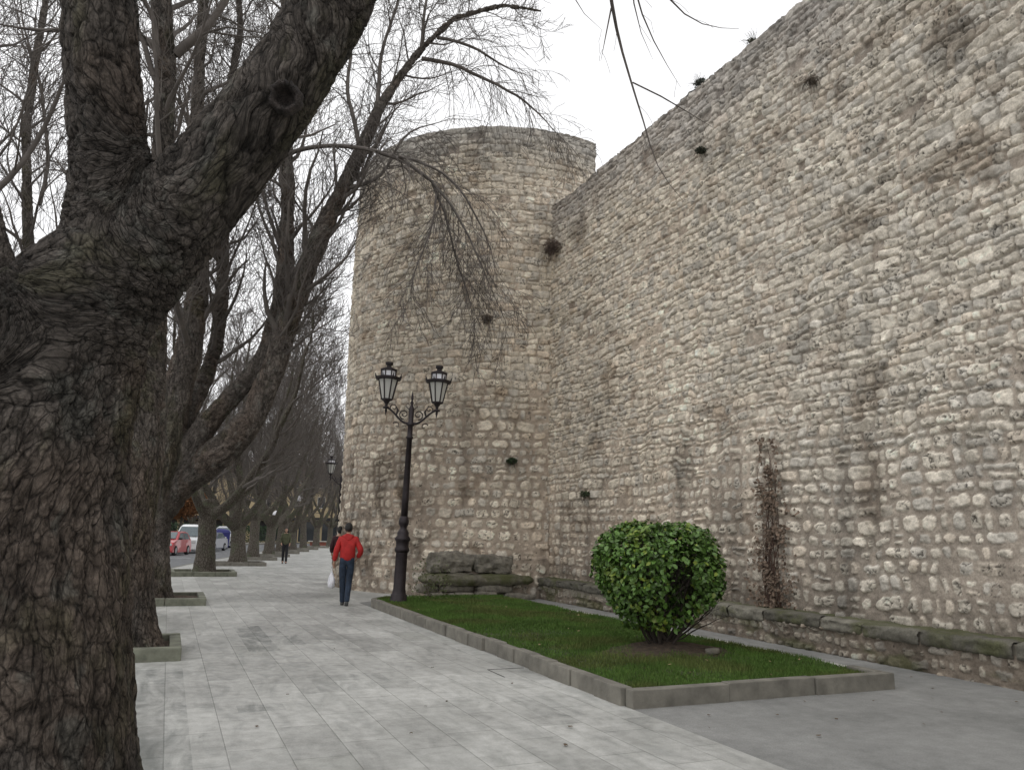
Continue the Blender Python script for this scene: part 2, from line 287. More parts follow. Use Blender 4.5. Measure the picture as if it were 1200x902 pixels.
# ================================================================ masonry height fields
def masonry(U, Vv, seed, ch=(.13, .24), sw=(.14, .46), lower=2.6, Hmax=12., upper_tight=1.0, pal=0, gapk=1.0):
    rng = np.random.default_rng(seed)
    def jog(q, a=.38): fl = np.floor(q); return fl+sstep(a, 1-a, q-fl)
    V = Vv+.12*(vn(U*.2, U*0+3.3, seed+1)-.5)+.11*(vn(jog(U*.75+.3*Vv), jog(Vv*.55), seed+2)-.5)+.045*(vn(jog(U*1.9+Vv), jog(Vv*1.3), seed+3)-.5)+.022*(vn(U*5, Vv*5, seed+44)-.5)
    Uw = U+.035*(vn(U*2.2, Vv*3.2, seed+4)-.5)+.05*(vn(U*.6, Vv*6, seed+41)-.5)
    # courses
    b = [-1.0]
    while b[-1] < Hmax+1:
        lo, hi = ch
        h = rng.uniform(lo, hi)*(1.25 if b[-1] < lower else 1.0)
        if rng.random() < .08: h *= .65
        b.append(b[-1]+h)
    b = np.array(b); nc = len(b)-1
    c = np.clip(np.searchsorted(b, V)-1, 0, nc-1)
    umin, umax = U.min()-1, U.max()+1; span = umax-umin+5
    keys = []
    for i in range(nc):
        u = umin-rng.random()*.4; r = []
        k = (b[i+1]-b[i])/.19
        while u < umax+1:
            r.append(u+i*span); w = min(max(rng.lognormal(math.log((sw[0]+sw[1])*.46), .38), sw[0]*.8), sw[1]*1.25)
            u += w*(.6+.4*k)
        keys += r
    keys = np.array(keys)
    q = Uw+c*span; sid = np.searchsorted(keys, q)-1; sid = np.clip(sid, 0, len(keys)-2)
    w = keys[sid+1]-keys[sid]; w = np.where(w > 1.5, .3, w)
    x = q-keys[sid]; y = V-b[c]; hh = b[c+1]-b[c]
    n = len(keys)
    sp = rng.random(n); split = (sp < .09); fr = rng.uniform(.38, .62, n)
    # split stones: two stacked in one course
    s_ = split[sid] & (hh > .17); ys = hh*fr[sid]; top = s_ & (y > ys)
    hh2 = np.where(s_, np.where(top, hh-ys, ys), hh); y = np.where(top, y-ys, y); sid2 = np.where(top, sid+n, sid)
    A = rng.random((2*n, 10))
    a = lambda k: A[sid2, k]
    low = sstep(lower+1.6, lower-1.2, Vv+2.4*(fbm(U*.16, Vv*.16, seed+5)-.5))       # 1 near the base: more mortar
    if upper_tight <= 0: low = np.ones_like(low)
    gl = fbm(U*.45, Vv*.45, seed+6, 3)
    gap = gapk*(.006+.016*low+.02*np.clip(gl-.5, 0, 1))*(.5+a(0))
    cx = w*.5+(a(1)-.5)*.03; cy = hh2*.5+(a(2)-.5)*.02
    hx = np.maximum(w*.5-gap-.03*low*a(3)*w/.3, .03); hy = np.maximum(hh2*.5-gap*.8-.02*low*a(4), .025)
    rot = (a(5)-.5)*.34
    X = (x-cx)+rot*(y-cy); Y = (y-cy)-rot*(x-cx)
    rad = np.minimum(hx, hy)*(.38+.55*a(6)*(.5+.5*low)+.1*low); rad = np.minimum(rad, np.minimum(hx, hy))
    qx = np.abs(X)-(hx-rad); qy = np.abs(Y)-(hy-rad)
    d = np.sqrt(np.maximum(qx, 0)**2+np.maximum(qy, 0)**2)+np.minimum(np.maximum(qx, qy), 0)-rad
    d = d+.050*(fbm(U*10, Vv*10, seed+8, 4, .6)-.5)+.008*(vn(U*45, Vv*45, seed+9)-.5)
    edge = .012+.026*a(7)
    t = np.clip(-d/edge, 0, 1); prof = 1-(1-t)**2.2
    amp = .018+.04*a(8)
    tilt = (A[sid2, 9]-.5)*.22*X+(A[sid2, 3]-.35)*.30*Y
    rough = (fbm(U*14, Vv*14, seed+11, 5, .72)-.5)
    # chips: ridged fractures
    rd = 1-np.abs(2*fbm(U*9+A[sid2, 1]*30, Vv*9+A[sid2, 2]*30, seed+12, 3)-1); crack = sstep(.93, .985, rd)*(A[sid2, 4] > .45)
    e3, c3 = vcell(U*10+60+.5*A[sid2, 1]+.35*rough, Vv*13+60+.35*rough, seed+50)
    stone = prof*amp*.6+prof*tilt*1.25+.045*rough*prof+.017*(c3-.5)*sstep(0, .14, e3)*prof-.022*crack*prof-.02*(1-prof)
    miss = (A[sid2, 0] < .03) & (A[sid2, 5] > .3); stone = np.where(miss, stone-.06, stone)
    mor = -.011+.015*low+.055*np.clip(fbm(U*.8, Vv*.8, seed+14, 3)-.52, -.2, .4)+.040*(fbm(U*12, Vv*12, seed+15, 5, .65)-.5)-.006
    m = 1/(1+np.exp(np.clip((stone-mor)/.0028, -30, 30)))
    h = np.maximum(stone, mor)
    big = (fbm(U*.25, Vv*.25, seed+20, 3)-.5)*.09
    h = h+big
    # base colours of stones and mortar (own colours, weathering stains, darkening with depth)
    hue = A[sid2, 2][:, None] if h.ndim == 1 else A[sid2, 2][..., None]
    br = (.78+.36*A[sid2, 6])[..., None]
    c1 = np.array([.60, .545, .435]); c2 = np.array([.52, .485, .405]); c3_ = np.array([.56, .485, .375])
    sc = np.where(hue < .62, c1, np.where(hue < .88, c2, c3_))*br
    sc = sc*(.55+.9*fbm(U*9, Vv*9, seed+21, 5, .7))[..., None]
    mc = np.array([.40, .338, .262])*(.7+.6*fbm(U*5, Vv*5, seed+22, 4))[..., None]
    mc = mc*(1.12-.25*low)[..., None]
    col = sc*(1-m[..., None])+mc*m[..., None]
    deep = sstep(.004, -.03, h-big)[..., None]  # darkens the colour with depth below the stone faces
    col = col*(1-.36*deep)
    col = col*(1-.75*crack*prof)[..., None]
    # broad weathering
    st = fbm(U*.30+5, Vv*.22, seed+30, 5, .55)
    col = col*(.78+.46*st)[..., None]
    stk = fbm(U*2.2, Vv*.25, seed+31, 4); dk = sstep(.56, .74, stk)*(.35+.65*low)
    col = col*(1-.30*dk)[..., None]
    dirt = sstep(.60, .78, fbm(U*1.1, Vv*1.1, seed+33, 5, .6))
    col = col*(1-.38*dirt[..., None]*np.array([.9, 1.0, 1.1]))
    gy = col.mean(-1, keepdims=True); col = (col*.93+gy*.07*np.array([1.03, 1.0, .95]))*np.array([1.23, 1.20, 1.215])
    return h, np.clip(col, .01, .9)

def grid_faces(nu, nv):
    i = np.arange(nv-1)[:, None]*nu; j = np.arange(nu-1)[None, :]
    return np.stack([i+j, i+j+1, i+nu+j+1, i+nu+j], -1).reshape(-1, 4)
WX = 9.05; WTOP = 10.6
wall = thing('stone_wall', 'long high rubble stone town wall running along the right side', 'wall', (WX, 5, 0))
def build_wall():
    ys = [-6.0]
    while ys[-1] < 4.8: ys.append(ys[-1]+.045)
    while ys[-1] < 18.75: ys.append(ys[-1]+.0022*ys[-1]*.95)
    ys = np.array(ys); zs = np.arange(-.05, WTOP+.001, .0165)
    U, V = np.meshgrid(ys, zs)
    h, col = masonry(U, V, 11, ch=(.115, .205), sw=(.12, .38), Hmax=11)
    top = WTOP+.14*(fbm(U[0]*1.4, U[0]*0, 91, 4)-.5)+.12*(vn(U[0]*.3, U[0]*0, 92)-.5)
    # top band: grey lichen, rough eroded courses
    band = sstep(1.9, .2, WTOP-V+1.2*(fbm(U*.8, V*.8, 93)-.5))
    g = col.mean(-1, keepdims=True)
    col = col*(1-band[..., None]*.65)+(g*np.array([.80, .75, .72])*.8)*band[..., None]*.65
    h = h+band*.05*(fbm(U*6, V*9, 94, 4, .6)-.5)
    # base: damp and grime
    base = sstep(1.3, .3, V+.6*(fbm(U*1.2, V*1.2, 95)-.5)); col = col*(1-.46*base)[..., None]
    cool = sstep(15, 8, U)*.4; g = col.mean(-1, keepdims=True)
    col = col*(1-cool[..., None]*.5)+g*np.array([.98, 1.0, .97])*cool[..., None]*.5
    # dark damp streaks on the lower wall
    for (y0, z0, wy, wz, k, c_) in ((8.2, 2.4, .28, 1.0, .4, (.95, 1, 1.05)), (12.6, 3.0, .5, .9, .35, (1, 1, 1)), (9.4, 4.6, .5, .35, .3, (1, 1, 1)), (7.1, 7.6, .25, .5, .25, (1, 1, 1)), (6.5, 8.2, .5, .5, .45, (1, 1, 1)), (7.5, 6.75, .3, .15, .4, (1, 1, 1)), (11.0, 8.9, .3, .6, .35, (1, 1, 1)), (16.9, 9.3, .5, .6, .4, (.95, 1, 1.05))):
        r = np.sqrt(((U-y0)/wy)**2+((V-z0)/wz)**2)+.9*(fbm(U*3, V*3, int(y0*10), 4)-.5)
        k_ = sstep(1.1, .4, r)*k; col = col*(1-k_[..., None]*np.array(c_))
        h = h-.03*k_
    Z = V.copy(); last = V > (top[None, :]-.02); Z = np.minimum(V, top[None, :])
    batter = .010*V
    X = WX-h+batter*0
    verts = np.stack([X, U, Z], -1).reshape(-1, 3)
    me = npmesh('wall_face', verts, grid_faces(len(ys), len(zs))[:, ::-1], True, col.reshape(-1, 3))
    link('wall_face', me, M['stone'], wall).matrix_parent_inverse = wall.matrix_world.inverted()
    # rough top and back
    yy = ys[::4]; tt = top[::4]; xs = np.array([-.0, .12, .35, .6, .9, 1.2, 1.35, 1.36, 1.36])
    rows = []
    xf = X[-1][::4]
    for i, x in enumerate(xs):
        zz = tt+(0 if i == 0 else .10*(fbm(yy*3, yy*0+i*1.7, 97, 4)-.45)+(.05 if i < 7 else 0))
        if i == 8: zz = zz*0-.05
        if i == 7: zz = tt-.1
        rows.append(np.stack([xf if i == 0 else np.full_like(yy, WX+x), yy, zz-(.004 if i == 0 else 0)], -1))
    Vt = np.concatenate(rows); ct = np.tile(np.array([.17, .155, .13]), (len(Vt), 1))*(.6+.8*fbm(Vt[:, 1]*5, Vt[:, 0]*5, 98))[:, None]
    me = npmesh('wall_top', Vt, grid_faces(len(yy), len(xs))[:, ::-1], True, ct)
    link('wall_top', me, M['stone'], wall)
    # near end face
    bm = bmesh.new(); add_box(bm, WX+.05, WX+1.35, -6.2, -5.95, -.05, WTOP-.2)
    bmfin(bm, 'wall_end', M['plain_stone'], wall)
def fixpar(root):
    """children were modelled in world space: keep them there"""
    mi = (Matrix.Translation(root.location) @ root.rotation_euler.to_matrix().to_4x4()).inverted()
    for o in [x for x in bpy.data.objects if x.parent == root]: o.matrix_parent_inverse = mi
build_wall()
# plinth along the foot of the wall
def build_plinth():
    ys = [-6.0]
    while ys[-1] < 4.8: ys.append(ys[-1]+.04)
    while ys[-1] < 18.6: ys.append(ys[-1]+.0022*ys[-1])
    ys = np.array(ys); zs = np.arange(-.03, .36, .013); U, V = np.meshgrid(ys, zs)
    h, col = masonry(U, V, 47, ch=(.07, .17), sw=(.09, .36), lower=5, Hmax=1.2, upper_tight=0)
    h = (h-h.mean())*1.1
    moss = sstep(.52, .68, fbm(U*1.3, V*3, 51, 4))
    col = col*.45; col = col*(1-moss[..., None]*.6)+np.array([.06, .07, .022])*moss[..., None]*.6
    verts = np.stack([8.75-h, U, V], -1).reshape(-1, 3)
    link('plinth', npmesh('plinth', verts, grid_faces(len(ys), len(zs))[:, ::-1], True, col.reshape(-1, 3)), M['stone'], wall)
    # coping blocks: worn slabs one after another
    rng = np.random.default_rng(8); VV = []; FF = []; CC = []; n = 0; y = -5.9
    while y < 18.5:
        L = rng.uniform(.7, 1.5); y1 = min(y+L, 18.6); w = .016
        st = .03 if y < 4 else .016
        uu = np.arange(y+w, y1-w, st*1.3)
        # profile: front bottom -> front top -> back (rounded worn nose)
        x0 = 8.71+rng.uniform(-.025, .025); zt = .50+rng.uniform(-.02, .025); zb = zt-rng.uniform(.15, .2)
        prof = [(x0+.06, zb-.02), (x0+.01, zb)]+[(x0, zb+(zt-zb)*k) for k in (.2, .4, .6, .75)]+[(x0+.012, zt-.025), (x0+.035, zt-.008), (x0+.07, zt), (x0+.14, zt+.004), (x0+.22, zt+.006), (x0+.30, zt+.01), (x0+.42, zt+.02)]
        P = np.array(prof); m = len(P)
        e = np.minimum(uu-(y+w), (y1-w)-uu); inset = .02*np.exp(-e/.015)
        Uu, I = np.meshgrid(uu, np.arange(m))
        nz = fbm(Uu*7, I*.6+y, 61, 4, .6)-.5; nz2 = fbm(Uu*30, I*1.2, 62, 3)-.5
        X = P[I, 0]+inset[None]*(I < 7)+.085*nz*(I < 8)+.022*nz2; Z = P[I, 1]-inset[None]*(I > 5)+.05*nz*(I > 5)+.016*nz2
        vv = np.stack([X, Uu, Z], -1).reshape(-1, 3)
        c0 = np.array([.185, .175, .145])*rng.uniform(.6, 1.15)
        cc = np.tile(c0, (len(vv), 1))*(.6+.8*fbm(vv[:, 1]*6, vv[:, 2]*14+vv[:, 0]*7, 63, 4))[:, None]
        ms = .9*sstep(.44, .66, fbm(vv[:, 1]*1.6, vv[:, 0]*9, 64, 4)+.25*sstep(x0+.1, x0+.28, vv[:, 0]))
        cc = cc*(1-ms[:, None]*.75)+np.array([.085, .092, .035])*ms[:, None]*.75
        VV.append(vv); CC.append(cc); FF.append(grid_faces(len(uu), m)[:, ::-1]+n); n += len(vv); y = y1
    bm = bmesh.new(); add_box(bm, 8.765, 9.0, -5.9, 18.5, .2, .475); bmfin(bm, 'bedding', M['plain_stone'], wall)
    link('coping', npmesh('coping', np.concatenate(VV), np.concatenate(FF), True, np.concatenate(CC)), M['stone'], wall)
build_plinth(); fixpar(wall)

# ---------------------------------------------------------------- round tower
TC = (9.48, 23.3); TR = 4.75; TH = 12.95
tower = thing('round_tower', 'massive round rubble stone tower at the end of the high wall', 'tower', (TC[0], TC[1], 0))
def build_tower():
    a0, a1 = R(-77.5), R(-205)
    arc = np.arange(0, (a0-a1)*TR, .023); arc2 = np.arange((a0-a1)*TR+.1, (a0-R(-282))*TR, .12)
    s = np.concatenate([arc, arc2]); zs = np.arange(-.05, TH+.001, .022)
    U, V = np.meshgrid(s, zs)
    h, col = masonry(U, V, 29, ch=(.16, .245), sw=(.17, .40), lower=4.6, Hmax=13.5)
    h = h*1.05
    # set-back line below the upper storey and smoother grey coping course
    h = h-.05*sstep(10.95, 11.05, V+.08*(vn(U*.7, V*0, 5)-.5))
    cap = sstep(TH-.55, TH-.4, V); h = h*(1-.3*cap)
    g = col.mean(-1, keepdims=True); band = sstep(1.5, .1, TH-V+1.3*(fbm(U*.8, V*.8, 96)-.5))
    col = col*(1-.7*band[..., None])+g*np.array([.82, .80, .76])*.85*band[..., None]*.7
    # lower third: peeling brown render with grime; damp foot course
    lowz = sstep(5.2, 2.2, V+1.4*(fbm(U*.5, V*.35, 37)-.5))*sstep(3.6, 5.6, U); rn = fbm(U*1.6, V*1.2, 38, 5, .6)
    grim = lowz*sstep(.42, .62, rn); col = col*(1-.55*grim[..., None]*np.array([.97, 1, 1.02]))
    col = col*(1-.32*sstep(1.15, .95, V)*sstep(.45, .6, fbm(U*2, V*2, 39, 3)))[..., None]
    h = h+.07*sstep(1.02, .97, V+.02*(vn(U*5, V, 4)-.5))
    # warm rust/brown run below the corner with the wall
    cr = sstep(1.4, .2, U+.5*(fbm(U*2, V*.6, 40)-.5))*sstep(10, 8.5, V); col = col*(1-cr[..., None]*np.array([.12, .22, .34]))
    flare = .12*sstep(3.5, 0, V)**1.2
    Rr = TR+h+flare+.08*(V/TH)
    a = a0-U/TR
    topv = TH+.07*(fbm(U[0]*1.2, U[0]*0, 71)-.5)
    X = TC[0]+Rr*np.cos(a); Y = TC[1]+Rr*np.sin(a); Z = np.minimum(V, topv[None])
    verts = np.stack([X, Y, Z], -1).reshape(-1, 3)
    link('wall_face', npmesh('tower_face', verts, grid_faces(len(s), len(zs))[:, ::-1], True, col.reshape(-1, 3)), M['stone'], tower)
    # roof slab / wall walk with parapet thickness, closes the top
    n = len(s); o = np.stack([X[-1], Y[-1], Z[-1]], -1)[::3]; ctr = np.array([TC[0], TC[1], 0])
    rings = [o]
    for k, dz in ((.97, .02), (.9, .03), (.88, -.6), (.3, -.6)):
        q = ctr+(o-ctr)*[k, k, 1]; q[:, 2] = TH+dz; rings.append(q)
    Vt = np.concatenate(rings)
    link('parapet_top', npmesh('parapet_top', Vt, grid_faces(len(o), len(rings))[:, ::-1], False, np.tile([.2, .185, .155], (len(Vt), 1))), M['stone'], tower)
    # flat rear face where the round stops
    e0 = (X[-1, 0], Y[-1, 0]); e1 = (X[-1, -1], Y[-1, -1])
    ny = 160; tt = np.linspace(0, 1, ny); zz = np.arange(0, TH, .06); U2, V2 = np.meshgrid(tt*math.dist(e0, e1), zz)
    h2, c2 = masonry(U2, V2, 31, ch=(.19, .29), Hmax=13.5)
    k = U2/math.dist(e0, e1); XX = e0[0]+(e1[0]-e0[0])*k+h2*.4-.05; YY = e0[1]+(e1[1]-e0[1])*k
    link('rear_face', npmesh('rear_face', np.stack([XX, YY, V2], -1).reshape(-1, 3), grid_faces(ny, len(zz)), True, c2.reshape(-1, 3)), M['stone'], tower)
build_tower(); fixpar(tower)
# ================================================================ ground
def rowx(y):      # x of the tree row, curving right beyond the tower
    return float(np.interp(y, [-40, 12, 20, 29.6, 37.5, 44.5, 50, 57, 63, 70, 78, 86, 95, 110, 140, 200], [-.55, -.55, -.4, 1.28, 2.8, 4.35, 5.75, 7.4, 9.0, 10.9, 13.4, 16.2, 19.8, 27, 44, 85]))
def sheet(name, pts, z, mat):
    bm = bmesh.new(); f = bm.faces.new([bm.verts.new((x, y, z)) for x, y in pts]); bmesh.ops.triangulate(bm, faces=[f])
    o = bmfin(bm, name, mat); return tag(o, kind='structure')
def strip(name, xa, xb, ys, z, mat, thick=0):
    bm = bmesh.new(); L = []
    for y in ys:
        L.append((bm.verts.new((xa(y), y, z)), bm.verts.new((xb(y), y, z))))
    for p, q in zip(L, L[1:]): bm.faces.new((p[0], p[1], q[1], q[0]))
    if thick:
        r = bmesh.ops.extrude_face_region(bm, geom=bm.faces[:]); vs_ = [v for v in r['geom'] if isinstance(v, bmesh.types.BMVert)]
        for v in vs_: v.co.z -= thick
    return tag(bmfin(bm, name, mat), kind='structure')
def ground_mats():
    m, nt, b = newmat('earth'); c = ramp(nt, [(.3, (.10, .085, .06)), (.7, (.17, .15, .11))], noise(nt, .8, 8))
    nt.links.new(c, b.inputs['Base Color']); b.inputs['Roughness'].default_value = 1; M['earth'] = m
    # pale stone slabs, rows run along the wall
    m, nt, b = newmat('pale_paving_slabs'); tc = nt.nodes.new('ShaderNodeTexCoord')
    mp = nt.nodes.new('ShaderNodeMapping'); mp.inputs['Rotation'].default_value = (0, 0, R(90)); mp.inputs['Location'].default_value = (.13, .292, 0)
    nt.links.new(tc.outputs['Object'], mp.inputs[0])
    def brick(off, w, h, mortar, c1, c2, cm, bias=0.):
        br = nt.nodes.new('ShaderNodeTexBrick'); br.offset = off; br.squash = 1
        br.inputs['Scale'].default_value = 1; br.inputs['Brick Width'].default_value = w; br.inputs['Row Height'].default_value = h
        br.inputs['Mortar Size'].default_value = mortar; br.inputs['Mortar Smooth'].default_value = .4; br.inputs['Bias'].default_value = bias
        for k, v in (('Color1', c1), ('Color2', c2), ('Mortar', cm)): br.inputs[k].default_value = (*v, 1)
        nt.links.new(mp.outputs[0], br.inputs['Vector']); return br
    br = brick(.37, .96, .41, .0035, (.37, .37, .352), (.48, .48, .458), (.31, .31, .293), -.1)
    n1 = noise(nt, .55, 6, .6, sc3=(1, .7, 1), dist=1.2); n2 = noise(nt, 2.6, 7, .62, sc3=(1.2, .35, 1), dist=2.0); n3 = noise(nt, 70, 4); n4 = noise(nt, 9, 5, .6)
    c = mixc(nt, 1, br.outputs['Color'], ramp(nt, [(.3, (.78, .78, .775)), (.62, (1.1,)*3)], n1), 'MULTIPLY')
    c = mixc(nt, 1, c, ramp(nt, [(.32, (.78, .79, .79)), (.5, (1,)*3), (.68, (1.13,)*3)], n2), 'MULTIPLY')
    c = mixc(nt, 1, c, ramp(nt, [(.3, (.9,)*3), (.7, (1.08,)*3)], n3), 'MULTIPLY')
    c = mixc(nt, 1, c, ramp(nt, [(.35, (.86, .86, .85)), (.6, (1.04,)*3)], n4), 'MULTIPLY')
    # a scatter of darker slabs
    br2 = brick(.37, .96, .41, .0, (0, 0, 0), (1, 1, 1), (0, 0, 0)); 
    dk = ramp(nt, [(.90, (1,)*3), (.96, (.76, .765, .75))], br2.outputs['Color'])
    c = mixc(nt, 1, c, dk, 'MULTIPLY')
    sx = nt.nodes.new('ShaderNodeSeparateXYZ'); nt.links.new(tc.outputs['Object'], sx.inputs[0])
    def box(x0, x1, y0, y1, v, col_):
        t_ = None
        for ax, op, lim in ((0, 'GREATER_THAN', x0), (0, 'LESS_THAN', x1), (1, 'GREATER_THAN', y0), (1, 'LESS_THAN', y1)):
            q_ = math_(nt, op, sx.outputs[ax], lim); t_ = q_ if t_ is None else math_(nt, 'MULTIPLY', t_, q_)
        return mixc(nt, math_(nt, 'MULTIPLY', t_, v), col_, mixc(nt, 1, col_, col_ and ramp(nt, [(.3, (.50, .52, .52)), (.7, (1, 1, 1))], n2), 'MULTIPLY'))
    c = box(-3, .298, -12, 10.0, .75, c); c = box(1.118, 1.52, 11.1, 14.0, .9, c); c = box(1.528, 1.93, 11.6, 12.6, .6, c); c = box(1.528, 2.34, 8.2, 9.1, .45, c); c = box(.708, 1.11, 7.5, 7.8, .7, c); c = box(3.17, 3.57, 6.5, 7.4, .5, c)
    # small round gum spots
    vo = nt.nodes.new('ShaderNodeTexVoronoi'); vo.inputs['Scale'].default_value = 2.3; nt.links.new(tc.outputs['Object'], vo.inputs['Vector'])
    c = mixc(nt, 1, c, ramp(nt, [(.020, (.62,)*3), (.032, (1,)*3)], vo.outputs['Distance']), 'MULTIPLY')
    nt.links.new(c, b.inputs['Base Color']); nt.links.new(ramp(nt, [(.3, (.55,)*3), (.7, (.8,)*3)], n2), b.inputs['Roughness'])
    b.inputs['Specular IOR Level'].default_value = .35
    h = math_(nt, 'SUBTRACT', math_(nt, 'MULTIPLY', n3, .12), br.outputs['Fac']); bump(nt, b, h, .006); M['slab'] = m
    m, nt, b = newmat('grey_concrete'); n1 = noise(nt, .8, 7, .6, dist=.8); n2 = noise(nt, 90, 4); n3 = noise(nt, 7, 6, .6)
    c = ramp(nt, [(.3, (.185, .187, .18)), (.7, (.295, .295, .285))], n1)
    c = mixc(nt, 1, c, ramp(nt, [(.3, (.8,)*3), (.7, (1.15,)*3)], n2), 'MULTIPLY'); c = mixc(nt, 1, c, ramp(nt, [(.35, (.88,)*3), (.65, (1.08,)*3)], n3), 'MULTIPLY')
    nt.links.new(c, b.inputs['Base Color']); b.inputs['Roughness'].default_value = .8; bump(nt, b, n2, .004); M['concrete'] = m
    M['asphalt'] = plain('asphalt', (.13, .135, .14), .8, var=.25, sc=2.5, bmp=.004)
    M['kerb'] = plain('kerb_concrete', (.175, .165, .14), .9, var=.30, sc=5, bmp=.006)
    M['kerb_moss'] = plain('mossy_kerb_concrete', (.17, .175, .135), .9, var=.4, sc=5, bmp=.006)
    M['strip'] = plain('pale_edging', (.50, .49, .45), .9, var=.2, sc=4, bmp=.003)
    M['soil'] = plain('soil', (.085, .06, .042), 1, var=.5, sc=14, bmp=.03)
ground_mats()
sheet('ground', [(-900, -300), (900, -300), (900, 1600), (-900, 1600)], -.16, M['earth'])
YS = [-12, -6, 0, 5, 9, 12, 15, 18, 20, 23, 26, 29.6, 33, 37.5, 41, 44.5, 50, 57, 63, 70, 78, 86, 95, 110, 125, 140]
strip('pavement', lambda y: rowx(y)-1.9, lambda y: 4.09 if y < 19 else (min(9.5, 4.09+(y-19)*2) if y < 30 else max(12.5, rowx(y)+5.5) if y < 90 else rowx(y)+8), YS, 0, M['slab'])
sheet('concrete_ground', [(4.094, -12), (9.1, -12), (9.1, 18.9), (7.0, 19.9), (5.6, 21.0), (4.4, 19.5), (4.094, 18)], -.003, M['concrete'])
strip('road_kerb', lambda y: rowx(y)-2.05, lambda y: rowx(y)-1.9, YS, .002, M['kerb'], .14)
strip('road', lambda y: rowx(y)-11.6, lambda y: rowx(y)-2.05, YS, -.13, M['asphalt'])
strip('far_pavement', lambda y: rowx(y)-15.5, lambda y: rowx(y)-11.6, YS, 0, M['kerb'], .15)
def markings():
    bm = bmesh.new(); y = -5
    wm = plain('road_paint', (.7, .7, .68), .7)
    while y < 120:
        for o_, L in ((-4.4, 5.2), ):
            x = rowx(y)+o_; x2 = rowx(y+.12)+o_
            bm.faces.new([bm.verts.new(p) for p in ((x, y, -.126), (x-1.9, y-.15, -.126), (x-1.9, y-.03, -.126), (x, y+.12, -.126))])
        y += 5.5
    y = -5
    while y < 120:
        x = rowx(y)-7.6; x2 = rowx(y+2.4)-7.6
        bm.faces.new([bm.verts.new(p) for p in ((x, y, -.126), (x+.12, y, -.126), (x2+.12, y+2.4, -.126), (x2, y+2.4, -.126))]); y += 6
    tag(bmfin(bm, 'road_marking', wm), kind='structure')
markings()

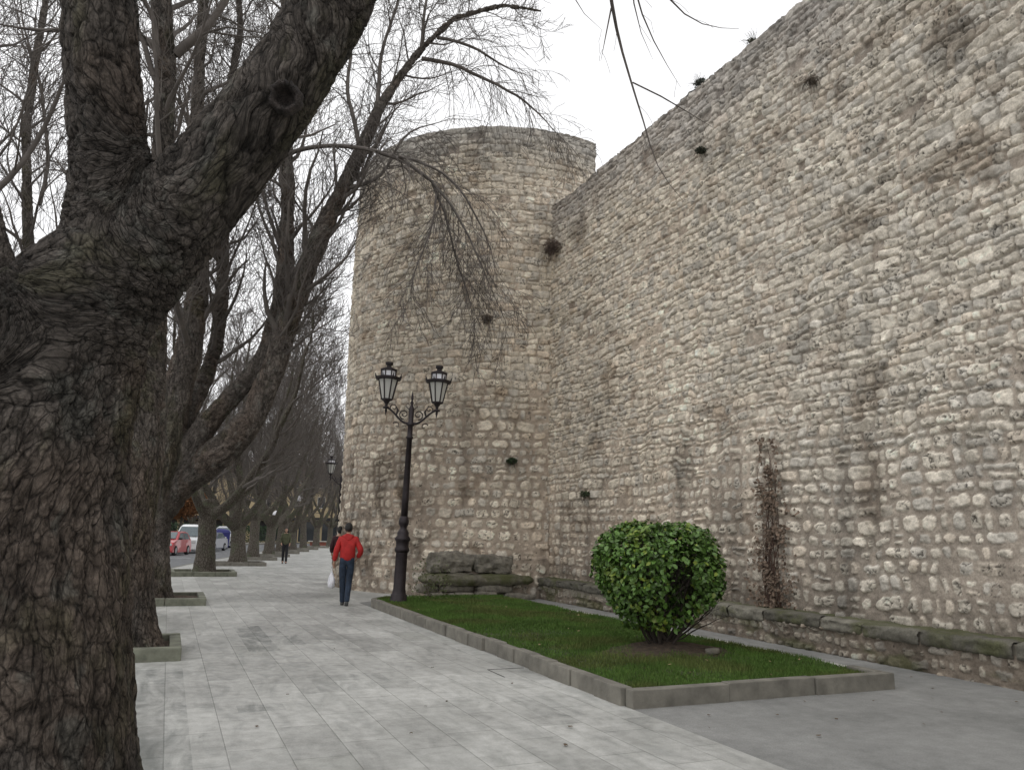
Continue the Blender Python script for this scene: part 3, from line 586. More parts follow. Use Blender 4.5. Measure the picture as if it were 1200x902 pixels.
# lawn bed: kerb blocks, edging strip, grass ---------------------------------
LX0, LX1, LY0, LY1 = 4.09, 7.42, 6.56, 16.7
def kerb_line(bm, pts, w, h, L, rng, gap=.008, bev=.012):
    """row of blocks along a polyline, blocks lie to the left of the direction of travel"""
    for (ax, ay), (bx, by) in zip(pts, pts[1:]):
        D = math.hypot(bx-ax, by-ay); n = max(1, round(D/L)); a = math.atan2(by-ay, bx-ax)
        for i in range(n):
            s0, s1 = D*i/n+gap/2, D*(i+1)/n-gap/2
            m = Matrix.Translation((ax, ay, rng.uniform(-.006, .006))) @ Matrix.Rotation(a+rng.uniform(-.004, .004), 4, 'Z')
            add_box(bm, s0, s1, rng.uniform(-.009, .009), w, -.1, h+rng.uniform(-.006, .004), bev*rng.uniform(.8, 1.7), m)
rng0 = random.Random(4)
def lawn():
    bm = bmesh.new()
    kerb_line(bm, [(LX1, LY0), (LX0, LY0)][::-1], .13, .17, .98, rng0)                     # front edge
    kerb_line(bm, [(LX0, LY1), (LX0, LY0+.14)], -.13*-1, .17, .52, rng0)
    pts = [(LX0+.0, LY1)]
    for k in range(1, 8):
        t = k/7*math.pi/2; pts.append((LX0+.9-.9*math.cos(t), LY1+1.25*math.sin(t)))
    kerb_line(bm, pts[::-1], .12, .15, .35, rng0)
    kerb_line(bm, [(LX1, LY0+.14), (LX1, LY0+.55)], .13, .17, .5, rng0)
    tag(bmfin(bm, 'lawn_kerb', M['kerb'], smooth=False), kind='structure')
    bm = bmesh.new()
    add_box(bm, LX1-.0, LX1+.24, LY0+.56, 18.1, -.1, .10, .01); add_box(bm, 5.0, LX1-.01, 17.96, 18.1, -.1, .10, .01)
    tag(bmfin(bm, 'edging', M['strip']), kind='structure')
    xs = np.linspace(LX0+.12, LX1, 50); ys = np.linspace(LY0+.12, 17.97, 150); X, Y = np.meshgrid(xs, ys)
    corner = np.hypot(np.maximum(LX0+.98-X, 0)/.86, np.maximum(Y-LY1, 0)/1.2)*((X < LX0+.98) & (Y > LY1))
    Z = .115+.05*(fbm(X*.9, Y*.9, 81)-.5)+.02*fbm(X*5, Y*5, 82)
    e = np.minimum(np.minimum(X-xs[0], xs[-1]-X), np.minimum(Y-ys[0], ys[-1]-Y)); Z = np.where(e < .01, .11, Z)
    mound = np.exp(-(((X-5.98)/.66)**2+((Y-8.75)/.55)**2)); Z = Z+.11*mound*(.7+.6*fbm(X*6, Y*6, 83))
    F = grid_faces(50, 150); cc = corner.ravel()[F].max(1); F = F[cc < 1.0]
    m, nt, b = newmat('lawn_soil')
    c = ramp(nt, [(.35, (.03, .055, .012)), (.65, (.05, .045, .025))], noise(nt, 3, 6)); nt.links.new(c, b.inputs['Base Color']); b.inputs['Roughness'].default_value = 1
    tag(link('lawn_ground', npmesh('lawn_ground', np.stack([X, Y, Z], -1).reshape(-1, 3), F), m), kind='structure')
    tag(link('soil_mound', None, None), kind='structure') if False else None
    def height(x, y):
        m_ = np.exp(-(((x-5.98)/.66)**2+((y-8.75)/.55)**2))
        return .115+.05*(fbm(x*.9, y*.9, 81)-.5)+.02*fbm(x*5, y*5, 82)+.11*m_*(.7+.6*fbm(x*6, y*6, 83)), m_
    # bare earth under the bush
    a = np.linspace(0, 2*np.pi, 49)[:-1]; rr = np.linspace(0, 1, 14)
    RR, AA = np.meshgrid(rr, a, indexing='ij'); wob = 1+.25*(fbm(np.cos(AA)*1.5+5, np.sin(AA)*1.5+5, 84)-.5)*2
    x = 5.98+RR*wob*np.cos(AA)*.98; y = 8.7+RR*wob*np.sin(AA)*.62; z, _ = height(x, y); z = z+.006+.02*(fbm(x*12, y*12, 85)-.4)*(1-RR)
    z = z+.014*(1-RR**6)-.02*(RR > .99)
    n = 48; i = np.arange(13)[:, None]*n; j = np.arange(n)[None]; F = np.stack([i+j, i+(j+1) % n, i+n+(j+1) % n, i+n+j], -1).reshape(-1, 4)
    tag(link('bare_earth', npmesh('bare_earth', np.stack([x, y, z], -1).reshape(-1, 3), F), M['soil']), kind='structure')
    # grass blades
    rng = np.random.default_rng(5); N = 210000
    x = rng.uniform(LX0+.13, LX1-.01, N); y = LY0+.13+(17.96-LY0-.13)*rng.random(N)**1.35
    cor = np.hypot(np.maximum(LX0+.98-x, 0)/.86, np.maximum(y-LY1, 0)/1.2)*((x < LX0+.98) & (y > LY1))
    z, m_ = height(x, y)
    bare = np.hypot((x-5.98)/.92, (y-8.7)/.58)
    den = fbm(x*1.1, y*1.1, 86, 4)
    keep = (cor < 1) & (rng.random(N) < sstep(.6, 1.15, bare+.5*(fbm(x*4, y*4, 87)-.5))) & (rng.random(N) < .35+1.6*np.clip(den-.25, 0, 1))
    x, y, z, den = x[keep], y[keep], z[keep], den[keep]; N = len(x)
    a = rng.random(N)*2*np.pi; L = rng.uniform(.018, .05, N)*(.7+.7*den); w = .0035+.0000*L
    w = w*(.8+.09*y)
    lean = rng.uniform(.2, .9, N)*L; la = rng.random(N)*2*np.pi
    p0 = np.stack([x-w*np.cos(a), y-w*np.sin(a), z-.01], -1); p1 = np.stack([x+w*np.cos(a), y+w*np.sin(a), z-.01], -1)
    p2 = np.stack([x+lean*np.cos(la), y+lean*np.sin(la), z+L], -1)
    V = np.stack([p0, p1, p2], 1).reshape(-1, 3); F = np.arange(3*N).reshape(-1, 3)
    tone = np.repeat((.65+.7*fbm(x*2.2, y*2.2, 88, 4))*rng.uniform(.7, 1.3, N), 3)[:, None]
    dry = np.repeat(sstep(.52, .7, fbm(x*1.2, y*1.2, 89, 4))*.5+(rng.random(N) < .05)*.6, 3)[:, None]
    col = (np.array([.078, .142, .028])*(1-dry)+np.array([.12, .115, .04])*dry)*tone
    me = npmesh('grass', V, F, False, col)
    m, nt, b = newmat('grass_blades'); vc = nt.nodes.new('ShaderNodeVertexColor'); vc.layer_name = 'Col'
    nt.links.new(vc.outputs[0], b.inputs['Base Color']); b.inputs['Roughness'].default_value = .7; b.inputs['Specular IOR Level'].default_value = .2
    tag(link('grass', me, m), 'short patchy green winter grass of the raised lawn', 'grass', kind='stuff')
    return height
lawn_h = lawn()

# tree pits ---------------------------------------------------------------
def tree_pit(x0, x1, y0, y1, label, m_=None, cut=0):
    t = thing('tree_pit', label, 'tree pit', ((x0+x1)/2, (y0+y1)/2, 0), group='kerbed tree pits along the pavement')
    cx, cy = (x0+x1)/2, (y0+y1)/2; w, h = (x1-x0)/2, (y1-y0)/2
    def side(ax, ay, bx, by):
        bm = bmesh.new(); kerb_line(bm, [(ax-cx, ay-cy), (bx-cx, by-cy)], .14, .16, .75, rng0, bev=.015)
        bmfin(bm, 'kerbstone', m_ or M['kerb_moss'], t)
    side(x0, y0, x1, y0); side(x1, y0+.145, x1, y1-.145); side(x1, y1, x0, y1); side(x0, y1-.145, x0, y0+.145)
    n = 26; X, Y = np.meshgrid(np.linspace(-w+.13, w-.13, n), np.linspace(-h+.13, h-.13, n)); 
    Z = .075+.05*(fbm(X*5+x0, Y*5+y0, 33)-.4)
    link('soil', npmesh('pit_soil', np.stack([X, Y, Z], -1).reshape(-1, 3), grid_faces(n, n)), M['soil'], t)
    return t
tree_pit(-1.15, .29, 3.5, 5.2, 'kerbed tree pit nearest the camera at the foot of the huge dark trunk')
tree_pit(-1.15, .29, 10.52, 11.92, 'square tree pit with brown soil, at the foot of the second dark trunk', )
tree_pit(-1.5, .87, 17.8, 19.6, 'rectangular tree pit at the foot of the third trunk, one beyond the square pit')
tree_pit(.2, 2.28, 28.5, 30.4, 'mossy low tree pit round the grey trunk that stands right of the red car')
TREES = [(2.98, 37.5), (4.3, 44.5), (5.7, 50), (7.3, 57), (8.9, 63), (10.8, 70), (13.2, 78), (16.0, 86), (19.5, 95), (23.5, 103)]
for i, (x, y) in enumerate(TREES[:7]):
    tree_pit(x-1.15, x+1.15, y-.9, y+1.0, 'low tree pit around the %s trunk of the row, counted from the camera' % ['fifth', 'sixth', 'seventh', 'eighth', 'ninth', 'tenth', 'eleventh'][i], M['kerb'])

# ================================================================ trees
def grow(T, p, d, L, r, lev, rng, maxlev, k=None, up=.08, dens=1.0, rmin=.0035, wob=.22, stop=None):
    n = {0: 9, 1: 7, 2: 5, 3: 4}.get(lev, 3)
    P = [np.array(p, float)]; d = np.array(d, float); d /= np.linalg.norm(d); D = [d]
    for i in range(n):
        d = d+rng.normal(0, wob, 3)*(.8 if lev else .5); d[2] += up*(1+lev*.35); d /= np.linalg.norm(d)
        P.append(P[-1]+d*L/n); D.append(d)
    P = np.array(P); rad = np.maximum(r*(1-np.linspace(0, 1, n+1)**.9*.82), rmin)
    T.add(P, rad, {0: 8, 1: 5, 2: 4}.get(lev, 3))
    if lev < maxlev:
        nch = int({0: 15, 1: 11, 2: 8, 3: 5}[lev]*dens*rng.uniform(.8, 1.2)); spawn(T, P, rad, L, lev, rng, maxlev, nch, up, dens, rmin, wob)
    return P
def spawn(T, P, rad, L, lev, rng, maxlev, nch, up, dens, rmin, wob, t0=.18):
    n = len(P)-1
    for c in range(nch):
        t = t0+(1-t0)*(c+rng.random())/nch; f = t*n; i = min(int(f), n-1); q = P[i]+(P[i+1]-P[i])*(f-i)
        ax = P[i+1]-P[i]; ax = ax/np.linalg.norm(ax)
        s = rng.normal(0, 1, 3); s -= ax*s.dot(ax); s /= np.linalg.norm(s)+1e-9
        ang = rng.uniform(.5, 1.05); d = ax*math.cos(ang)+s*math.sin(ang)
        rr = np.interp(f, np.arange(n+1), rad)
        l2 = L*rng.uniform(.38, .66)*(1.15-.5*t)
        grow(T, q, d, max(l2, .22), max(rr*rng.uniform(.22, .40), rmin), lev+1, rng, maxlev, up=up, dens=dens, rmin=rmin, wob=wob)

def remesh_obj(me, voxel, smooth=6):
    o = bpy.data.objects.new('tmp', me); C.objects.link(o)
    m = o.modifiers.new('r', 'REMESH'); m.mode = 'VOXEL'; m.voxel_size = voxel
    s = o.modifiers.new('s', 'SMOOTH'); s.iterations = smooth; s.factor = .5
    dg = bpy.context.evaluated_depsgraph_get(); dg.update(); res = bpy.data.meshes.new_from_object(o.evaluated_get(dg))
    bpy.data.objects.remove(o); return res
def resample(L, step=.12):
    L = np.array(L); P = L[:, :3]; r = L[:, 3]; s = np.r_[0, np.cumsum(np.linalg.norm(np.diff(P, axis=0), axis=1))]
    n = max(3, int(s[-1]/step)); t = np.linspace(0, s[-1], n)
    Q = np.stack([np.interp(t, s, P[:, k]) for k in range(3)], 1); q = np.interp(t, s, r)
    for _ in range(int(.35/step)+1):   # smooth the corners
        Q[1:-1] = .25*Q[:-2]+.5*Q[1:-1]+.25*Q[2:]; q[1:-1] = .25*q[:-2]+.5*q[1:-1]+.25*q[2:]
    return Q, q
def closed_tubes(limbs, k=16, step=.12, cutz=1e9, lump=.0, seed=0):
    bm = bmesh.new(); rng = np.random.default_rng(seed)
    for L in limbs:
        P, r = resample(L, step); keep = P[:, 2] < cutz
        if keep.sum() < 3: continue
        P, r = P[keep], r[keep]; T_, A, B = frames(P); rings = []
        ph = rng.random(4)*6.28
        for i in range(len(P)):
            ring = []
            for j in range(k):
                a = 2*math.pi*j/k; w = 1+lump*(math.sin(2*a+ph[0]+i*step*.8)+.7*math.sin(3*a+ph[1]-i*step*.5)+.5*math.sin(5*a+ph[2]+i*step*1.1))
                ring.append(bm.verts.new(P[i]+r[i]*w*(math.cos(a)*A[i]+math.sin(a)*B[i])))
            rings.append(ring)
        for a_, b_ in zip(rings, rings[1:]):
            for j in range(k): bm.faces.new((a_[j], a_[(j+1) % k], b_[(j+1) % k], b_[j]))
        bm.faces.new(rings[0][::-1]); bm.faces.new(rings[-1])
    bmesh.ops.recalc_face_normals(bm, faces=bm.faces)
    me = bpy.data.meshes.new('tubes'); bm.to_mesh(me); bm.free(); return me
_t3 = {}
def vn3(q, seed):
    t = _t3.get(seed)
    if t is None: t = _t3[seed] = np.random.default_rng(seed+500).random((32, 32, 32)).astype(np.float32)
    i = np.floor(q); f = q-i; f = f*f*(3-2*f); i = i.astype(int) & 31; j = (i+1) & 31; r = 0
    for a_, wa in ((i, 1-f), (j, f)):
        for b_, wb in ((i, 1-f), (j, f)):
            r = r+wa[:, 0]*wb[:, 1]*(t[a_[:, 0], b_[:, 1], i[:, 2]]*(1-f[:, 2])+t[a_[:, 0], b_[:, 1], j[:, 2]]*f[:, 2])
    return r
def fbm3(q, seed, o=4, g=.5):
    s = 0; tot = 0
    for k in range(o): s = s+g**k*vn3(q*2**k+k*7.3+seed*.37, seed); tot += g**k
    return s/tot
def vcell3(q, seed):
    t = np.random.default_rng(seed+900).random((32, 32, 32, 4)).astype(np.float32); i = np.floor(q).astype(int); f = (q-i).astype(np.float32); n = len(q)
    d1 = np.full(n, 9., np.float32); d2 = d1.copy(); v = np.zeros(n, np.float32)
    for a in (-1, 0, 1):
        for b in (-1, 0, 1):
            for c in (-1, 0, 1):
                r = t[(i[:, 0]+a) & 31, (i[:, 1]+b) & 31, (i[:, 2]+c) & 31]
                d = np.sqrt((a+r[:, 0]-f[:, 0])**2+(b+r[:, 1]-f[:, 1])**2+(c+r[:, 2]-f[:, 2])**2); k = d < d1
                d2 = np.where(k, d1, np.minimum(d2, d)); v = np.where(k, r[:, 3], v); d1 = np.where(k, d, d1)
    return d2-d1, v
def bark_displace(me, limbs, amp=1.0, sc=1.0, seed=0, bright=1.0):
    n = len(me.vertices); co = np.empty(n*3, np.float32); me.vertices.foreach_get('co', co); co = co.reshape(-1, 3).astype(float)
    nr = np.empty(n*3, np.float32); me.vertices.foreach_get('normal', nr); nr = nr.reshape(-1, 3)
    # direction of growth near every point: blend of the limb axes around it
    T = np.zeros((n, 3))
    for L in limbs:
        P, r = resample(L, .3)
        for A, B, ra in zip(P[:-1], P[1:], r):
            d = B-A; l = np.linalg.norm(d)+1e-9; t = d/l; s = np.clip(((co-A)@t), 0, l); dist = np.linalg.norm(co-A-s[:, None]*t, axis=1)
            T += (np.exp(-np.clip(dist/ra, 0, 8)*5))[:, None]*t*(1 if t[2] > -.2 else -1)
    T /= np.linalg.norm(T, axis=1, keepdims=True)+1e-9
    al = (co*T).sum(1)[:, None]
    wp = co+.05*np.stack([fbm3(co*4, seed+k, 3)-.5 for k in (21, 22, 23)], -1)*2
    st = lambda k: wp-T*(wp*T).sum(1)[:, None]*(1-k)
    q = st(.32); q2 = st(.5); qw = q+.028*np.stack([fbm3(q*16, seed+k, 2)-.5 for k in (31, 32, 33)], -1)*2
    e1, c1 = vcell3(qw*13*sc, seed+5); e2, c2 = vcell3((st(.6)+.02*(qw-q))*24*sc, seed+6)
    fis = sstep(.16, 0, e1); fin = sstep(.18, 0, e2)
    low = fbm3(q2*2.0, seed+7, 3)-.5; ridg = fbm3(q*20, seed+8, 3, .6)-.5; mid = fbm3(q2*6, seed+9, 3)-.5
    h = .012*c1-.014*fis+.006*c2-.004*fin+.038*low+.022*mid+.010*ridg
    co = co+nr*(h*amp)[:, None]
    me.vertices.foreach_set('co', co.astype(np.float32).ravel()); me.update()
    at = me.attributes.new('bark_co', 'FLOAT_VECTOR', 'POINT'); at.data.foreach_set('vector', q.astype(np.float32).ravel())
    tone = np.clip(.62+.30*c1+.30*c2+.8*ridg+.7*mid, .3, 2)*(1-.42*fis)*(1-.25*fin)
    col = np.ones((n, 4), np.float32); base = np.array([.122, .106, .093])*bright
    warm = sstep(.5, .66, fbm3(q2*1.6, seed+12, 4))[:, None]; moss = (sstep(.57, .70, fbm3(q2*3, seed+13, 5, .6))*.45)[:, None]
    lich = sstep(.58, .68, fbm3(q2*7, seed+14, 5, .65))[:, None]*.5
    rgb = base*tone[:, None]; rgb = rgb*(1-warm*np.array([-.02, .06, .12])); rgb = rgb*(1-lich)+np.array([.17, .17, .15])*bright*lich*tone[:, None]; rgb = rgb*(1-moss)+np.array([.070, .070, .030])*moss*tone[:, None]
    rgb = rgb*(.66+.68*fbm3(q2*1.3, seed+17, 4))[:, None]
    col[:, :3] = np.clip(rgb, .006, .5)
    at = me.color_attributes.new('Col', 'FLOAT_COLOR', 'POINT'); at.data.foreach_set('color', col.ravel())
    for p in me.polygons: pass
    me.polygons.foreach_set('use_smooth', np.ones(len(me.polygons), bool))
M['bark_fg'] = colattr_mat('old_furrowed_bark', 60, .008, .35)
def scales(m):
    nt = m.node_tree; b = nt.nodes['Principled BSDF']; at = nt.nodes.new('ShaderNodeAttribute'); at.attribute_name = 'bark_co'; v = at.outputs['Vector']
    w = nt.nodes.new('ShaderNodeTexNoise'); w.inputs['Scale'].default_value = 14; w.inputs['Detail'].default_value = 5; nt.links.new(v, w.inputs[0])
    va = nt.nodes.new('ShaderNodeMix'); va.data_type = 'VECTOR'; va.inputs[0].default_value = .045; nt.links.new(v, va.inputs[4]); nt.links.new(w.outputs['Color'], va.inputs[5])
    def vor(sc, w0, w1, dark):
        vo = nt.nodes.new('ShaderNodeTexVoronoi'); vo.feature = 'DISTANCE_TO_EDGE'; vo.inputs['Scale'].default_value = sc; nt.links.new(va.outputs[1], vo.inputs['Vector'])
        return ramp(nt, [(w0, (dark,)*3), (w1, (1, 1, 1))], vo.outputs['Distance'])
    c1 = vor(21, .0, .09, .42); c2 = vor(52, .0, .14, .6)
    fib = noise(nt, 95, 5, .7, vec=v); src = b.inputs['Base Color'].links[0].from_socket
    c = mixc(nt, 1, mixc(nt, 1, src, c1, 'MULTIPLY'), c2, 'MULTIPLY'); c = mixc(nt, 1, c, ramp(nt, [(.3, (.72,)*3), (.7, (1.35,)*3)], fib), 'MULTIPLY')
    nt.links.new(c, b.inputs['Base Color'])
    hh = math_(nt, 'ADD', math_(nt, 'ADD', math_(nt, 'MULTIPLY', c1, .9), math_(nt, 'MULTIPLY', c2, .45)), math_(nt, 'MULTIPLY', fib, .6))
    old = b.inputs['Normal'].links[0].from_node; n2 = nt.nodes.new('ShaderNodeBump'); n2.inputs['Distance'].default_value = .013; nt.links.new(hh, n2.inputs['Height'])
    nt.links.new(old.outputs[0], n2.inputs['Normal']); nt.links.new(n2.outputs[0], b.inputs['Normal'])
scales(M['bark_fg'])
def hero_tree(key, label, base, voxel, lump, crown_p, amp, sc, cutz=99, dy=0, mat=None):
    t = thing('bare_tree', label, 'tree', base, group='bare trees in the row along the pavement')
    data = LIMBS[key]
    tr = [[(x, y+dy, z, r) for x, y, z, r in L] for L in data['trunk']]
    if key == 1: tr = [[(x, y, z, r*(.93 if z < 2.9 else 1)) for x, y, z, r in L] for L in tr]
    if key == 3: tr = [[(x, y, z, r*(1 if z < 4 else .80)) for x, y, z, r in L] for L in tr]
    me = remesh_obj(closed_tubes(tr, 20, .1, cutz, lump, key), voxel, 8)
    bark_displace(me, tr, amp, sc, key*10, {1: .92, 2: 1.15, 3: 1.5}[key])
    link('trunk', me, mat or M['bark_fg'], t)
    rng = np.random.default_rng(100+key); T = Tubes()
    for L in tr:
        P, r = resample(L, .5)
        if L[-1][2] > cutz-.5:
            k = P[:, 2] > cutz-.8
            if k.sum() > 2: T.add(P[k], r[k], 10)
        P, r = resample(L, .8); s = P[:, 2] > crown_p['z0']
        if s.sum() > 2:
            P, r = P[s], r[s]; Ln = np.linalg.norm(P[-1]-P[0])
            spawn(T, P, r, crown_p['L'], 0, rng, crown_p['lev'], int(Ln*crown_p['n']), crown_p.get('up', .07), crown_p['dens'], crown_p['rmin'], .2, 0)
    for L in data['twig']:
        L = [(x, y+dy, z, r) for x, y, z, r in L]
        P, r = resample(L, .25)
        # a hand-laid limb is never dead straight
        w = np.cumsum(rng.normal(0, .018 if key != 1 else .004, P.shape), 0); w -= np.linspace(0, 1, len(P))[:, None]*w[-1]; P = P+w*.5; r = r*(.68 if key == 3 else .85 if key == 1 else 1)*np.interp(np.linspace(0, 1, len(P)), [0, .6, 1], [1, .9, .3])
        T.add(P, r, 6); Ln = np.sum(np.linalg.norm(np.diff(P, axis=0), axis=1))
        if key != 1: spawn(T, P, r, crown_p['tL'], 1, rng, 3, int(Ln*crown_p['tn']+3), crown_p.get('tup', .0), crown_p['dens'], crown_p['rmin'], .2, .1)
        else: spawn(T, P[len(P)//3:], r[len(P)//3:], .62, 2, rng, 3, 5 if Ln > 3 else 2, -.1, .5, .0022, .2, .1)
    link('crown', T.mesh('crown'), M['twig'], t)
    fixpar(t); return t
t1 = hero_tree(1, 'huge dark foreground tree filling the left edge, round pruning scar on its leaning limb', (-.45, 4.3, 0), .0135, .035,
    dict(z0=5.6, L=3.2, lev=3, n=1.0, dens=.75, rmin=.004), 1.0, 1.0, cutz=8.5)
def knot():
    # ring of callus round a hollow pruning scar
    bm = bmesh.new(); n, k = 32, 10; c = Vector((.350, 3.925, 3.785)); axd = Vector((-.24, -.93, -.30)).normalized()
    q = axd.to_track_quat('Z', 'Y').to_matrix()
    rnd = random.Random(3); w = [1+.10*math.sin(i*1.1)+.06*rnd.random() for i in range(n)]
    prof = [(.084, -.05), (.078, .004), (.068, .02), (.056, .018), (.046, -.004), (.04, -.03), (.022, -.045), (.0015, -.04)]
    rings = []
    for r, z in prof:
        rings.append([bm.verts.new(c+q @ Vector((r*w[i]*math.cos(2*math.pi*i/n), r*w[(i*3) % n]*1.05*math.sin(2*math.pi*i/n), z+.006*rnd.random()))) for i in range(n)])
    for a, b in zip(rings, rings[1:]):
        for i in range(n): bm.faces.new((a[i], a[(i+1) % n], b[(i+1) % n], b[i]))
    bm.faces.new(rings[-1])
    o = bmfin(bm, 'pruning_scar', plain('raw_callus_wood', (.045, .036, .032), .9, var=.75, sc=22, bmp=.03), t1, True); o['label'] = 'round hollow scar with a reddish callus rim'
    o.matrix_parent_inverse = Matrix.Translation(t1.location).inverted()
knot()
hero_tree(2, 'second tree of the row, dark burred trunk half hidden behind the huge foreground trunk', (-.5, 11.2, 0), .024, .05,
    dict(z0=4.6, L=4.2, lev=3, n=2.4, dens=.85, rmin=.004, tL=2.6, tn=5, tup=.0), 1.2, .8, dy=-.35)
hero_tree(3, 'third tree of the row, two grey limbs sweep up towards the round tower', (-.35, 18.85, 0), .032, .05,
    dict(z0=4.5, L=4.6, lev=3, n=3.0, dens=1.0, rmin=.005, tL=2.9, tn=6, tup=-.12), 1.4, .7, dy=-.5)

def row_tree(seed, spread=1.0, lean=(0, 0), h=12.5, r0=.5, fork=2.2, nl=4, dens=1.0, bark=None):
    rng = np.random.default_rng(seed); T = Tubes(); Tc = Tubes(); lean = np.array([*lean, 0.])
    limbs = [[(0, 0, -.25, r0*1.55), (0, 0, .1, r0*1.22), (0.02, 0, .5, r0*1.0), (lean[0]*.4, lean[1]*.4, fork*.6, r0*.86), (lean[0], lean[1], fork, r0*.92), (lean[0]*1.2, lean[1]*1.2, fork+.5, r0*.7)]]
    a0 = rng.random()*6.28
    for i in range(nl):
        a = a0+i*2*math.pi/nl+rng.normal(0, .25); r = r0*rng.uniform(.44, .6); out = rng.uniform(.8, 1.5)*spread
        p = np.array([lean[0], lean[1], fork-.25]); L = [(*p, r*1.25)]
        dirh = np.array([math.cos(a), math.sin(a), 0]); top = h*rng.uniform(.72, .95); nseg = 9
        for k in range(1, nseg+1):
            t = k/nseg
            q = p+dirh*out*(1-(1-t)**2.4)*2.0+np.array([0, 0, (top-fork)*t**1.25])+rng.normal(0, .13, 3)*(t > .15)
            L.append((*q, r*(1-t)**.9*.93+.02))
        limbs.append(L)
    me = remesh_obj(closed_tubes(limbs, 12, .2, 99, .05, seed), .06, 5)
    nv = len(me.vertices); co = np.empty(nv*3, np.float32); me.vertices.foreach_get('co', co); co = co.reshape(-1, 3); nr = np.empty(nv*3, np.float32); me.vertices.foreach_get('normal', nr); nr = nr.reshape(-1, 3)
    co = co+nr*(.09*(fbm(np.arctan2(nr[:, 1], nr[:, 0])*1.5+9, co[:, 2]*2+9, seed, 4)-.5))[:, None]; me.vertices.foreach_set('co', co.astype(np.float32).ravel()); me.update()
    me.polygons.foreach_set('use_smooth', np.ones(len(me.polygons), bool))
    for L in limbs[1:]:
        P, r = resample(L, .8); Ln = np.linalg.norm(P[-1]-P[0])
        spawn(Tc, P, r*1.25, 5.4, 0, rng, 3, int(Ln*1.7), .10, dens, .0075, .2, .15)
    return me, Tc.mesh('crown')
VAR = [row_tree(1, 1.3, (.12, 0), 15.5, .36, 2.3, 4, 1.), row_tree(2, 1.45, (-.1, .1), 15, .37, 1.9, 5, .9), row_tree(3, 1.2, (.15, -.1), 16, .33, 2.5, 4, 1.), row_tree(4, 1.4, (0, .1), 14.5, .35, 2.1, 4, .95)]
def place_tree(v, x, y, rz, s, label, group, mats):
    t = thing('bare_tree', label, 'tree', (x, y, 0), rz, group); g = 1.0 if y < 60 else .9; t.scale = (s*g, s*g, s)
    a = link('trunk', v[0], None, t); c = link('crown', v[1], None, t)
    for me, m in ((v[0], mats[0]), (v[1], mats[1])):
        if not me.materials: me.materials.append(m)
    return t
ORD = ['fourth', 'fifth', 'sixth', 'seventh', 'eighth', 'ninth', 'tenth', 'eleventh', 'twelfth', 'thirteenth', 'fourteenth']
place_tree(VAR[0], 1.28, 29.5, 2.2, .92, 'fourth tree of the row, straight grey trunk just right of the parked red car', 'bare trees in the row along the pavement', (M['bark2'], M['twig']))
for i, (x, y) in enumerate(TREES):
    place_tree(VAR[(i+1) % 4], x, y, i*1.9+.4, [.95, .9, .95, 1, .92, 1, 1.02, .95, 1, 1][i], ORD[i+1]+' tree of the curving row, counted from the camera', 'bare trees in the row along the pavement', (M['bark2'], M['twig']))
far = [(-13.3, 34), (-13.0, 46), (-9.5, 58), (-5.0, 68), (-1.5, 76), (2.5, 85), (7.0, 94), (13, 104), (30, 112), (36, 118)]
for i, (x, y) in enumerate(far):
    place_tree(VAR[i % 4], x, y, i*2.3, [1., 1.1, .95, .9, 1, .95, 1.05, 1, 1.0, 1.1][i], 'bare tree across the road, number %s from the near end of the far row' % ['one', 'two', 'three', 'four', 'five', 'six', 'seven', 'eight', 'nine', 'ten'][i], 'bare trees on the far side of the road', (M['bark2'], M['twig']))
